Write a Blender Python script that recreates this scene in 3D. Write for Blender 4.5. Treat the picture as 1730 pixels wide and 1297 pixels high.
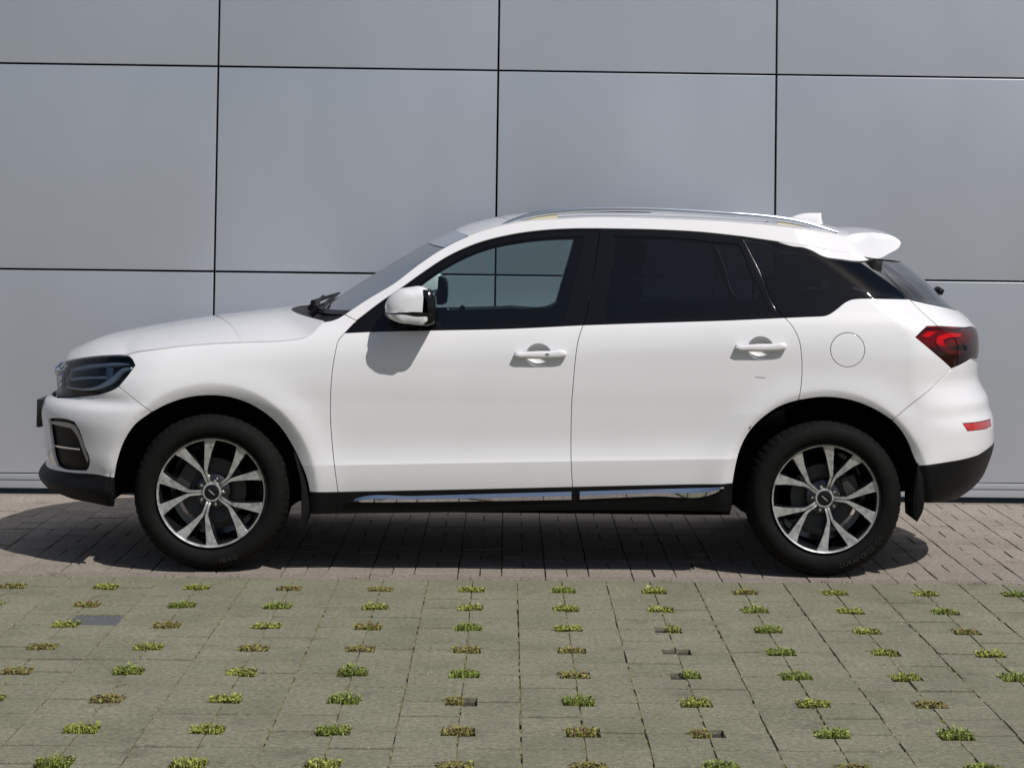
"""White crossover parked side-on before a clad wall. All coordinates in metres; the car stands on its own axes (x towards the tail, z up)."""
import bpy, bmesh, math, random
import numpy as np
from mathutils import Vector, Matrix
from mathutils.geometry import delaunay_2d_cdt
random.seed(7)
PI = math.pi
scn = bpy.context.scene
COL = scn.collection
for o in list(bpy.data.objects):
    bpy.data.objects.remove(o)

# ============================ camera, sky, sun, exposure ============================
cam_d = bpy.data.cameras.new('camera')
cam = bpy.data.objects.new('camera', cam_d); COL.objects.link(cam)
cam_d.sensor_fit = 'HORIZONTAL'; cam_d.sensor_width = 36.0
cam_d.lens = 3414.28 / 1730 * 36.0
cam_d.shift_x = (865 - 941.8) / 1730
cam_d.shift_y = -(648.5 - 234.5) / 1730
cam_d.clip_start = .05; cam_d.clip_end = 3000
_r = Vector((0.9996111, -0.02452547, 0.01327253)); _u = Vector((-0.01410294, -0.03400233, 0.99932224)); _f = Vector((0.02405755, 0.99912078, 0.03433499))
cam.matrix_world = Matrix(((_r.x, _u.x, -_f.x, 0.135053), (_r.y, _u.y, -_f.y, -8.943215), (_r.z, _u.z, -_f.z, 1.678571), (0, 0, 0, 1)))
scn.camera = cam

SUN_TRAVEL = Vector((-.53, .56, -1.0)).normalized()
sun_d = bpy.data.lights.new('sun', 'SUN'); sun_d.energy = 4.0; sun_d.angle = math.radians(.55); sun_d.color = (1.0, .972, .935)
sun = bpy.data.objects.new('sun', sun_d); COL.objects.link(sun)
sun.rotation_euler = SUN_TRAVEL.to_track_quat('-Z', 'Y').to_euler(); sun.location = (6, -6, 10)
_to = -SUN_TRAVEL
world = bpy.data.worlds.new('World'); scn.world = world; world.use_nodes = True
wn = world.node_tree; wn.nodes.clear()
sky = wn.nodes.new('ShaderNodeTexSky'); sky.sky_type = 'NISHITA'; sky.sun_disc = False
sky.sun_elevation = math.asin(_to.z); sky.sun_rotation = math.atan2(_to.x, _to.y)
sky.altitude = 100; sky.air_density = 1.0; sky.dust_density = 1.2; sky.ozone_density = 1.0
bg = wn.nodes.new('ShaderNodeBackground'); bg.inputs[1].default_value = .056
wo = wn.nodes.new('ShaderNodeOutputWorld')
# scattered clouds all round the sky, denser towards the horizon
tc = wn.nodes.new('ShaderNodeTexCoord'); mp = wn.nodes.new('ShaderNodeMapping'); mp.inputs['Scale'].default_value = (1, 1, 2.2)
cn = wn.nodes.new('ShaderNodeTexNoise'); cn.inputs['Scale'].default_value = 2.3; cn.inputs['Detail'].default_value = 8; cn.inputs['Roughness'].default_value = .55
sx = wn.nodes.new('ShaderNodeSeparateXYZ')
zr = wn.nodes.new('ShaderNodeMapRange'); zr.inputs['From Min'].default_value = 0; zr.inputs['From Max'].default_value = .7; zr.inputs['To Min'].default_value = .16; zr.inputs['To Max'].default_value = -.06
ad = wn.nodes.new('ShaderNodeMath'); ad.operation = 'ADD'
cr = wn.nodes.new('ShaderNodeMapRange'); cr.inputs['From Min'].default_value = .60; cr.inputs['From Max'].default_value = .73
mx = wn.nodes.new('ShaderNodeMix'); mx.data_type = 'RGBA'; mx.inputs['B'].default_value = (6.5, 6.8, 7.4, 1)
wn.links.new(tc.outputs['Generated'], mp.inputs[0]); wn.links.new(mp.outputs[0], cn.inputs['Vector'])
wn.links.new(tc.outputs['Generated'], sx.inputs[0]); wn.links.new(sx.outputs['Z'], zr.inputs['Value'])
wn.links.new(cn.outputs['Fac'], ad.inputs[0]); wn.links.new(zr.outputs[0], ad.inputs[1])
wn.links.new(ad.outputs[0], cr.inputs['Value']); wn.links.new(cr.outputs[0], mx.inputs['Factor'])
wn.links.new(sky.outputs[0], mx.inputs['A']); wn.links.new(mx.outputs['Result'], bg.inputs[0]); wn.links.new(bg.outputs[0], wo.inputs[0])
scn.view_settings.view_transform = 'Standard'; scn.view_settings.look = 'None'
scn.view_settings.exposure = 0.0; scn.view_settings.gamma = 1.0; scn.view_settings.use_curve_mapping = False
scn.cycles.max_bounces = 12; scn.cycles.transparent_max_bounces = 24

# ============================ helpers ============================
def tag(o, label=None, cat=None, group=None, kind=None):
    for k, v in (('label', label), ('category', cat), ('group', group), ('kind', kind)):
        if v: o[k] = v
    return o
def link(name, me, parent=None):
    o = bpy.data.objects.new(name, me); COL.objects.link(o)
    if parent is not None: o.parent = parent
    return o
def empty(name, loc, label, cat, group=None):
    o = bpy.data.objects.new(name, None); COL.objects.link(o); o.location = loc
    return tag(o, label, cat, group)
def mesh_obj(name, verts, faces, mats, parent=None, smooth=True, midx=None, normals=None):
    me = bpy.data.meshes.new(name)
    me.from_pydata([tuple(map(float, v)) for v in verts], [], [tuple(map(int, f)) for f in faces])
    for m in (mats if isinstance(mats, (list, tuple)) else [mats]): me.materials.append(m)
    if midx is not None: me.polygons.foreach_set('material_index', [int(i) for i in midx])
    me.update()
    if smooth: me.polygons.foreach_set('use_smooth', [True] * len(me.polygons))
    if normals is not None: me.normals_split_custom_set_from_vertices([tuple(map(float, n)) for n in normals])
    return link(name, me, parent)
def bm_obj(name, bm, mats, parent=None, smooth_angle=35):
    bmesh.ops.recalc_face_normals(bm, faces=bm.faces)
    me = bpy.data.meshes.new(name); bm.to_mesh(me); bm.free()
    for m in (mats if isinstance(mats, (list, tuple)) else [mats]): me.materials.append(m)
    if smooth_angle:
        me.polygons.foreach_set('use_smooth', [True] * len(me.polygons))
        me.set_sharp_from_angle(angle=math.radians(smooth_angle))
    return link(name, me, parent)
def add_box(bm, c, s, bevel=0, rot=None, seg=2, mi=0):
    r = bmesh.ops.create_cube(bm, size=1)
    M = Matrix.Translation(c) @ (rot.to_4x4() if rot else Matrix.Identity(4)) @ Matrix.Diagonal((s[0], s[1], s[2], 1))
    bmesh.ops.transform(bm, matrix=M, verts=r['verts'])
    fs = {f for v in r['verts'] for f in v.link_faces}
    for f in fs: f.material_index = mi
    if bevel:
        es = {e for v in r['verts'] for e in v.link_edges}
        bmesh.ops.bevel(bm, geom=list(es), offset=bevel, segments=seg, profile=.7, affect='EDGES', material=mi)
def add_tube(bm, pts, r, n=8, caps=True, mi=0):
    pts = [Vector(p) for p in pts]; rs = r if isinstance(r, (list, tuple)) else [r] * len(pts)
    rings = []
    for i, p in enumerate(pts):
        t = (pts[min(i+1, len(pts)-1)] - pts[max(i-1, 0)]).normalized()
        a = t.cross(Vector((0, 0, 1))); a = a.normalized() if a.length > .05 else Vector((1, 0, 0)).cross(t).normalized(); b = t.cross(a)
        rings.append([bm.verts.new(p + (a * math.cos(k*2*PI/n) + b * math.sin(k*2*PI/n)) * rs[i]) for k in range(n)])
    for q, w in zip(rings, rings[1:]):
        for k in range(n): bm.faces.new((q[k], q[(k+1) % n], w[(k+1) % n], w[k])).material_index = mi
    if caps:
        bm.faces.new(rings[0]).material_index = mi; bm.faces.new(rings[-1][::-1]).material_index = mi
def add_lathe(bm, prof, n=64, y0=0, mi=0, mod=None):
    # revolve (radius, y) about the y axis
    rings = []
    for j, (r, y) in enumerate(prof):
        ring = []
        for k in range(n):
            a = 2 * PI * k / n; rr = r + (mod(j, k) if mod else 0)
            ring.append(bm.verts.new((rr * math.cos(a), y + y0, rr * math.sin(a))))
        rings.append(ring)
    for q, w in zip(rings, rings[1:]):
        for k in range(n): bm.faces.new((q[k], q[(k+1) % n], w[(k+1) % n], w[k])).material_index = mi
    return rings
def curve(pts, step=.012, closed=False, corner=.80):
    # smooth line through the points (Catmull-Rom), evenly resampled
    P = np.array(pts, float); n = len(P); out = []
    if corner:   # split at sharp corners so the line does not overshoot there
        Q = np.vstack([P[-1:], P, P[:1]]) if closed else P
        a = Q[1:-1] - Q[:-2]; c = Q[2:] - Q[1:-1]
        cosv = (a * c).sum(1) / np.maximum(np.linalg.norm(a, axis=1) * np.linalg.norm(c, axis=1), 1e-9)
        cut = [i for i, v in enumerate(cosv) if v < corner]
        if cut:
            if closed:
                P = np.roll(P, -cut[0], 0); cut = [i - cut[0] for i in cut] + [n]; P = np.vstack([P, P[:1]])
            else: cut = [0] + [i + 1 for i in cut] + [n - 1]
            for i, j in zip(cut, cut[1:]): out += list(curve(P[i:j+1], step, False, 0))[:-1]
            return out if closed else out + [P[-1]]
    if n == 2 and not closed:
        m = max(2, int(np.linalg.norm(P[1] - P[0]) / step) + 1)
        return [P[0] + (P[1] - P[0]) * t for t in np.linspace(0, 1, m)]
    rng = range(n) if closed else range(n - 1)
    for i in rng:
        p1, p2 = P[i], P[(i+1) % n]
        p0 = P[(i-1) % n] if (closed or i > 0) else 2 * p1 - p2
        p3 = P[(i+2) % n] if (closed or i < n - 2) else 2 * p2 - p1
        d1 = max(np.linalg.norm(p2 - p1), 1e-6); d0 = max(np.linalg.norm(p1 - p0), 1e-6); d2 = max(np.linalg.norm(p3 - p2), 1e-6)
        m1 = (p2 - p1) / d1 - (p2 - p0) / (d0 + d1) + (p1 - p0) / d0
        m2 = (p2 - p1) / d1 - (p3 - p1) / (d1 + d2) + (p3 - p2) / d2
        m1 *= d1; m2 *= d1
        m = max(1, int(round(d1 / step)))
        for k in range(m):
            t = k / m
            out.append((2*t**3 - 3*t**2 + 1) * p1 + (t**3 - 2*t**2 + t) * m1 + (-2*t**3 + 3*t**2) * p2 + (t**3 - t**2) * m2)
    if not closed: out.append(P[-1])
    return out
def loop(*segs, step=.012):
    # segments: names of traced lines ('-name' reversed) or explicit point lists; joined into one closed outline
    out = []
    for s in segs:
        if isinstance(s, str) and len(segs) == 2 and s == segs[0] and isinstance(segs[1], list) and len(segs[1]) == 1:
            pts = curve(PX[s], step, True)
        elif isinstance(s, str):
            pts = curve(PX[s.lstrip('-')], step)
            if s.startswith('-'): pts = pts[::-1]
        else:
            pts = [np.array(p, float) for p in s]
            if len(pts) > 1: pts = curve(pts, step)
        for p in pts:
            if not out or np.linalg.norm(p - out[-1]) > .0015: out.append(np.array(p, float))
    while np.linalg.norm(out[0] - out[-1]) < .0015: out.pop()
    A = np.array(out)
    area = .5 * np.sum(A[:, 0] * np.roll(A[:, 1], -1) - np.roll(A[:, 0], -1) * A[:, 1])
    return A if area > 0 else A[::-1].copy()
def inset(A, d):
    e = np.roll(A, -1, 0) - A; L = np.maximum(np.linalg.norm(e, axis=1), 1e-9)[:, None]; e = e / L
    nrm = np.stack([-e[:, 1], e[:, 0]], 1); prev = np.roll(nrm, 1, 0)
    m = nrm + prev; q = np.maximum((m * m).sum(1), .6)[:, None]
    return A + m / q * 2 * d * .5 * 1.0 * 1.0
def inside(A, P):
    x, y = P[:, 0], P[:, 1]; c = np.zeros(len(P), bool)
    for i in range(len(A)):
        x1, y1 = A[i]; x2, y2 = A[i-1]
        if y1 == y2: continue
        t = ((y1 > y) != (y2 > y)) & (x < (x2 - x1) * (y - y1) / (y2 - y1) + x1)
        c ^= t
    return c
def tri2d(outer, holes, step, crease=False):
    rings = [outer] + holes; V = []; E = []; b = 0
    for r in rings:
        n = len(r); V += [tuple(p) for p in r]; E += [(b + i, b + (i+1) % n) for i in range(n)]; b += n
    lo, hi = outer.min(0), outer.max(0)
    gx = np.arange(lo[0] + step * .5, hi[0], step); gz = np.arange(math.floor(lo[1] / step) * step, hi[1], step * .5)
    G = np.array([(x, z) for x in gx for z in gz])
    if crease and len(G):
        cz = lambda x: .497 + (x + .83) * .0265
        G = G[np.abs(G[:, 1] - cz(G[:, 0])) > .014]
        ex = np.array([(x, cz(x) + o) for x in np.arange(lo[0], hi[0], .012) for o in (-.0095, -.003, -.0008, .0008, .003, .0095)])
        G = np.vstack([G, ex])
    if len(G):
        m = inside(inset(outer, step * .3), G) if len(outer) > 8 else inside(outer, G)
        for h in holes: m &= ~inside(inset(h, -step * .3), G)
        G = G[m]
        # keep grid points clear of the outlines
        B = np.array(V)
        if len(G):
            keep = np.ones(len(G), bool)
            for k in range(0, len(G), 2000):
                d = ((G[k:k+2000, None, :] - B[None]) ** 2).sum(2).min(1); keep[k:k+2000] = d > (step * .28) ** 2
            G = G[keep]
        V += [tuple(p) for p in G]
    vo, eo, fo, ov, oe, of = delaunay_2d_cdt([Vector(v) for v in V], E, [], 0, 1e-6)
    VO = np.array([tuple(v) for v in vo]); F = np.array([tuple(f) for f in fo if len(f) == 3])
    c = VO[F].mean(1); ok = inside(outer, c)
    for h in holes: ok &= ~inside(h, c)
    return VO, F[ok]
def S3(V, off=0.0):
    """points of the body surface and outward normals (near side) for outline coordinates (length along the skin, height)"""
    s, z = V[:, 0], V[:, 1]; h = .0015
    P = point(s, z)
    a = point(s + h, z) - point(s - h, z); b = point(s, z + h) - point(s, z - h)
    n = np.cross(a, b); L = np.linalg.norm(n, axis=1)[:, None]
    n = np.where(L > 1e-10, n / np.maximum(L, 1e-10), np.array([0, -1, 0]))
    n = np.where((n[:, 1:2] > 0), -n, n)
    return P + n * (off if np.isscalar(off) else np.asarray(off)[:, None]), n
def panel(name, outer, mat, parent, holes=(), gap=.0028, flange=.022, step=.022, off=0.0, inner=None, both=True, edge=.004, sym=False, crease=False):
    """a sheet of bodywork cut to an outline on the body surface, with a rounded edge and a turned-in flange; also its mirror twin"""
    outer = np.asarray(outer)
    A0 = inset(outer, gap); A1 = inset(outer, gap + edge)
    H0 = [inset(np.asarray(h), -gap) for h in holes]; H1 = [inset(np.asarray(h), -gap - edge) for h in holes]
    VO, F = tri2d(A1, H1, step, crease)
    P, N = S3(VO, off)
    verts = list(P); norms = list(N); faces = [list(f) for f in F]; midx = [0] * len(faces)
    def edge_ring(R1, R0, flip):
        # find inner ring vertices in VO
        idx = [int(np.argmin(((VO - p) ** 2).sum(1))) for p in R1]
        _, n1 = S3(R1, 0); p0, n0 = S3(R0, off - edge * .35); pf, _ = S3(R0, off - flange)
        out = p0 - S3(R1, off)[0]; out -= n1 * (out * n1).sum(1)[:, None]; out /= np.maximum(np.linalg.norm(out, axis=1), 1e-9)[:, None]
        b = len(verts); n = len(R0)
        verts.extend(p0); nn = n0 * .6 + out * .8; norms.extend(nn / np.linalg.norm(nn, axis=1)[:, None])
        verts.extend(p0); norms.extend(out); verts.extend(pf); norms.extend(out)
        for i in range(n):
            j = (i + 1) % n
            for q in ((idx[i], b + i, b + j, idx[j]), (b + n + i, b + 2*n + i, b + 2*n + j, b + n + j)):
                q = list(dict.fromkeys(q))
                if len(q) < 3: continue
                faces.append(q[::-1] if flip else q); midx.append(0)
    edge_ring(A1, A0, False)
    for a, b_ in zip(H1, H0): edge_ring(a, b_, True)
    if inner is not None:
        b = len(verts); Pi, Ni = S3(VO, off - flange)
        verts.extend(Pi); norms.extend(-Ni)
        for f in F: faces.append([b + f[0], b + f[2], b + f[1]]); midx.append(1)
    verts = np.array(verts); norms = np.array(norms)
    # orient every face by its normals
    fixed = []
    for f in faces:
        a, b2, c = verts[f[0]], verts[f[1]], verts[f[2]]
        fixed.append(f if np.dot(np.cross(b2 - a, c - a), norms[f].mean(0)) > 0 else f[::-1])
    mats = [mat] + ([inner] if inner is not None else [])
    mv = verts * [1, -1, 1]; mn = norms * [1, -1, 1]
    if sym:
        n = len(verts)
        return mesh_obj(name, np.vstack([verts, mv]), fixed + [[i + n for i in f[::-1]] for f in fixed], mats, parent, True, midx + midx, np.vstack([norms, mn]))
    o = mesh_obj(name, verts, fixed, mats, parent, True, midx, norms)
    if not both: return o
    tw = parent.get('_twin') if False else TWIN.get(parent.name, parent)
    o2 = mesh_obj(name, mv, [f[::-1] for f in fixed], mats, tw, True, midx, mn)
    TWIN[o.name] = o2
    return o
TWIN = {}
def twin(o): return TWIN.get(o.name, o)
def mirror_copy(o, parent):
    me = o.data.copy()
    n = len(me.vertices); co = np.empty(n * 3); me.vertices.foreach_get('co', co); co = co.reshape(-1, 3); co[:, 1] *= -1
    me.vertices.foreach_set('co', co.ravel()); me.flip_normals(); me.update()
    c = o.copy(); c.data = me; COL.objects.link(c); c.parent = parent
    return c
def strips(name, rows, mat, parent, both=False, inner=None, dz=.02):
    """surface through rows of points (rows: list of lists of 3D points, same length); optional under-sheet"""
    A = np.array(rows, float); m, n = A.shape[:2]
    V = A.reshape(-1, 3); F = [(i*n + j, i*n + j + 1, (i+1)*n + j + 1, (i+1)*n + j) for i in range(m-1) for j in range(n-1)]
    mi = [0] * len(F)
    if inner is not None:
        b = len(V); V = np.vstack([V, V - [0, 0, dz]]); F += [tuple(b + k for k in f[::-1]) for f in F]; mi += [1] * (len(F) // 2)
        # close the rim
        rim = [j for j in range(n)] + [i*n + n-1 for i in range(1, m)] + [(m-1)*n + j for j in range(n-2, -1, -1)] + [i*n for i in range(m-2, 0, -1)]
        for a, c in zip(rim, rim[1:] + rim[:1]): F.append((a, c, c + b, a + b)); mi.append(0)
    me = bpy.data.meshes.new(name); me.from_pydata([tuple(v) for v in V], [], F)
    for q in [mat] + ([inner] if inner is not None else []): me.materials.append(q)
    me.polygons.foreach_set('material_index', mi)
    bm = bmesh.new(); bm.from_mesh(me); bmesh.ops.remove_doubles(bm, verts=bm.verts, dist=1e-5); bmesh.ops.recalc_face_normals(bm, faces=bm.faces) if inner is not None else None
    bm.to_mesh(me); bm.free(); me.update()
    me.polygons.foreach_set('use_smooth', [True] * len(me.polygons)); me.set_sharp_from_angle(angle=math.radians(50))
    return link(name, me, parent)
def pillow(name, poly, ys, scales, mat, parent, smooth=70, pivot=None, step=.012, rnd=None):
    """solid whose outline (x, z) runs through depths ys, scaled about its middle by scales: rounded ends"""
    A = np.array(curve(poly, step, closed=True)) if step else np.array(poly)
    c = np.array(pivot) if pivot is not None else (A.min(0) + A.max(0)) / 2
    bm = bmesh.new(); rings = []
    for y, s in zip(ys, scales):
        s2 = s if isinstance(s, tuple) else (s, s)
        rings.append([bm.verts.new((c[0] + (p[0]-c[0]) * s2[0], y, c[1] + (p[1]-c[1]) * s2[1])) for p in A])
    n = len(A)
    for q, w in zip(rings, rings[1:]):
        for k in range(n): bm.faces.new((q[k], q[(k+1) % n], w[(k+1) % n], w[k]))
    bm.faces.new(rings[0]); bm.faces.new(rings[-1][::-1])
    bmesh.ops.triangulate(bm, faces=[f for f in bm.faces if len(f.verts) > 4])
    return bm_obj(name, bm, mat, parent, smooth)

# ============================ materials ============================
def new_mat(name):
    m = bpy.data.materials.new(name); m.use_nodes = True
    nt = m.node_tree; b = nt.nodes['Principled BSDF']
    return m, nt, b
def simple(name, col, rough=.5, metal=0.0, coat=0.0, coat_rough=.03, spec=.5, noise=0.0, scale=40, bump=0.0, bscale=200):
    m, nt, b = new_mat(name)
    b.inputs['Base Color'].default_value = (*col, 1); b.inputs['Roughness'].default_value = rough; b.inputs['Metallic'].default_value = metal
    b.inputs['Coat Weight'].default_value = coat; b.inputs['Coat Roughness'].default_value = coat_rough; b.inputs['Specular IOR Level'].default_value = spec
    if noise or bump:
        t = nt.nodes.new('ShaderNodeTexCoord')
    if noise:
        n = nt.nodes.new('ShaderNodeTexNoise'); n.inputs['Scale'].default_value = scale; n.inputs['Detail'].default_value = 6
        r = nt.nodes.new('ShaderNodeMapRange'); r.inputs['From Min'].default_value = .3; r.inputs['From Max'].default_value = .7
        r.inputs['To Min'].default_value = 1 - noise; r.inputs['To Max'].default_value = 1 + noise
        k = nt.nodes.new('ShaderNodeMix'); k.data_type = 'RGBA'; k.blend_type = 'MULTIPLY'; k.inputs['Factor'].default_value = 1; k.inputs['A'].default_value = (*col, 1)
        nt.links.new(t.outputs['Object'], n.inputs['Vector']); nt.links.new(n.outputs['Fac'], r.inputs['Value']); nt.links.new(r.outputs[0], k.inputs['B']); nt.links.new(k.outputs['Result'], b.inputs['Base Color'])
    if bump:
        n = nt.nodes.new('ShaderNodeTexNoise'); n.inputs['Scale'].default_value = bscale; n.inputs['Detail'].default_value = 4
        bp = nt.nodes.new('ShaderNodeBump'); bp.inputs['Strength'].default_value = bump; bp.inputs['Distance'].default_value = .002
        nt.links.new(t.outputs['Object'], n.inputs['Vector']); nt.links.new(n.outputs['Fac'], bp.inputs['Height']); nt.links.new(bp.outputs[0], b.inputs['Normal'])
    return m
def glass(name, tint, refl=1.0, rough=0.0):
    m, nt, b = new_mat(name); nt.nodes.remove(b)
    out = nt.nodes['Material Output']
    t = nt.nodes.new('ShaderNodeBsdfTransparent'); t.inputs[0].default_value = (*tint, 1)
    g = nt.nodes.new('ShaderNodeBsdfGlossy'); g.inputs['Roughness'].default_value = rough; g.inputs[0].default_value = (refl, refl, refl, 1)
    lw = nt.nodes.new('ShaderNodeFresnel'); lw.inputs['IOR'].default_value = 1.52
    mu = nt.nodes.new('ShaderNodeMath'); mu.operation = 'MULTIPLY'; mu.inputs[1].default_value = 1.15; mu.use_clamp = True
    mixs = nt.nodes.new('ShaderNodeMixShader')
    nt.links.new(lw.outputs[0], mu.inputs[0]); nt.links.new(mu.outputs[0], mixs.inputs[0]); nt.links.new(t.outputs[0], mixs.inputs[1]); nt.links.new(g.outputs[0], mixs.inputs[2]); nt.links.new(mixs.outputs[0], out.inputs[0])
    return m
def paint_mat():
    m, nt, b = new_mat('pearl_white_paint')
    t = nt.nodes.new('ShaderNodeTexCoord')
    n = nt.nodes.new('ShaderNodeTexNoise'); n.inputs['Scale'].default_value = 2.2; n.inputs['Detail'].default_value = 8; n.inputs['Roughness'].default_value = .65
    mpp = nt.nodes.new('ShaderNodeMapping'); mpp.inputs['Scale'].default_value = (1.5, 1.5, 1.5)
    r = nt.nodes.new('ShaderNodeValToRGB'); r.color_ramp.elements[0].position = .35; r.color_ramp.elements[0].color = (.712, .700, .710, 1); r.color_ramp.elements[1].position = .6; r.color_ramp.elements[1].color = (.728, .716, .726, 1)
    nt.links.new(t.outputs['Object'], mpp.inputs[0]); nt.links.new(mpp.outputs[0], n.inputs['Vector']); nt.links.new(n.outputs['Fac'], r.inputs[0]); nt.links.new(r.outputs[0], b.inputs['Base Color'])
    b.inputs['Roughness'].default_value = .42; b.inputs['Specular IOR Level'].default_value = .3
    b.inputs['Coat Weight'].default_value = 1.0; b.inputs['Coat Roughness'].default_value = .035; b.inputs['Coat IOR'].default_value = 1.40
    return m
M_PAINT = paint_mat()
M_GLOSSBLACK = simple('gloss_black_trim', (.004, .004, .005), .12, coat=.15, spec=.35, coat_rough=.04)
M_PLASTIC = simple('rough_black_plastic', (.0065, .0065, .007), .5, spec=.13, noise=.25, scale=30, bump=.25, bscale=900)
M_DARK = simple('dark_cavity', (.003, .003, .003), .9, spec=0.02)
M_CABIN = simple('dark_cabin_trim', (.014, .017, .022), .75, spec=.2, noise=.2, scale=20)
M_LIGHTCABIN = simple('grey_headliner', (.10, .105, .11), .85)
M_SEAT = simple('black_seat_leather', (.014, .016, .02), .5)
M_SEAL = simple('rubber_seal', (.008, .008, .009), .6)
M_CHROME = simple('bright_chrome', (.75, .77, .80), .06, metal=1)
M_RAIL = simple('anodised_rail', (.52, .56, .62), .25, metal=.85)
M_GLASS = glass('green_tinted_glass', (.66, .77, .76))
M_PRIV = glass('privacy_glass', (.10, .115, .125))
M_WIND = glass('windscreen_glass', (.50, .55, .56), refl=.7)
M_LENS = glass('clear_lens', (.90, .94, .97), refl=.5)
M_RUBBER = simple('tyre_rubber', (.0065, .0063, .0060), .75, spec=.12, noise=.25, scale=14, bump=.4, bscale=160)
M_LETTER = simple('raised_rubber', (.026, .025, .024), .6, spec=.2)
def rim_mat():
    m, nt, b = new_mat('machined_alloy')
    t = nt.nodes.new('ShaderNodeTexCoord'); n = nt.nodes.new('ShaderNodeTexNoise'); n.inputs['Scale'].default_value = 38; n.inputs['Detail'].default_value = 9; n.inputs['Roughness'].default_value = .7
    r = nt.nodes.new('ShaderNodeValToRGB'); r.color_ramp.elements[0].position = .36; r.color_ramp.elements[0].color = (.26, .256, .25, 1); r.color_ramp.elements[1].position = .56; r.color_ramp.elements[1].color = (.54, .535, .525, 1)
    nt.links.new(t.outputs['Object'], n.inputs['Vector']); nt.links.new(n.outputs['Fac'], r.inputs[0]); nt.links.new(r.outputs[0], b.inputs['Base Color'])
    b.inputs['Metallic'].default_value = .6; b.inputs['Roughness'].default_value = .38
    return m
M_RIM = rim_mat()
M_RIMBLACK = simple('gloss_black_alloy', (.010, .010, .012), .22, coat=.8, coat_rough=.08)
M_DISC = simple('brake_steel', (.05, .05, .05), .5, metal=.6)
M_CALIPER = simple('caliper_iron', (.045, .043, .04), .6, metal=.4)
M_TAILLENS = glass('red_lens', (.72, .10, .10), refl=.7)
M_TAILDARK = simple('dark_red_housing', (.20, .008, .014), .25, coat=.5)
M_TAILRED = simple('red_lamp', (.95, .06, .03), .22, coat=.6)
M_REFLECT = simple('red_reflector', (.48, .012, .012), .18, coat=1)
M_TAILWHITE = simple('reversing_lamp', (.8, .62, .6), .2)
M_HLBACK = simple('headlamp_bezel', (.045, .050, .058), .28, noise=.3, scale=25)
M_HLBAR = simple('light_guide', (.85, .90, .95), .3)
M_HLPROJ = simple('projector_bezel', (.62, .72, .88), .15, metal=.5)
M_DRL = simple('lamp_strip', (.30, .30, .30), .28, metal=.5)
M_BEIGE = simple('rail_foot_gap', (.62, .56, .38), .35, coat=.5)
M_PLATE = simple('black_plate_holder', (.012, .012, .013), .4)
M_MARK = simple('white_print', (.35, .35, .36), .4)

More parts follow.
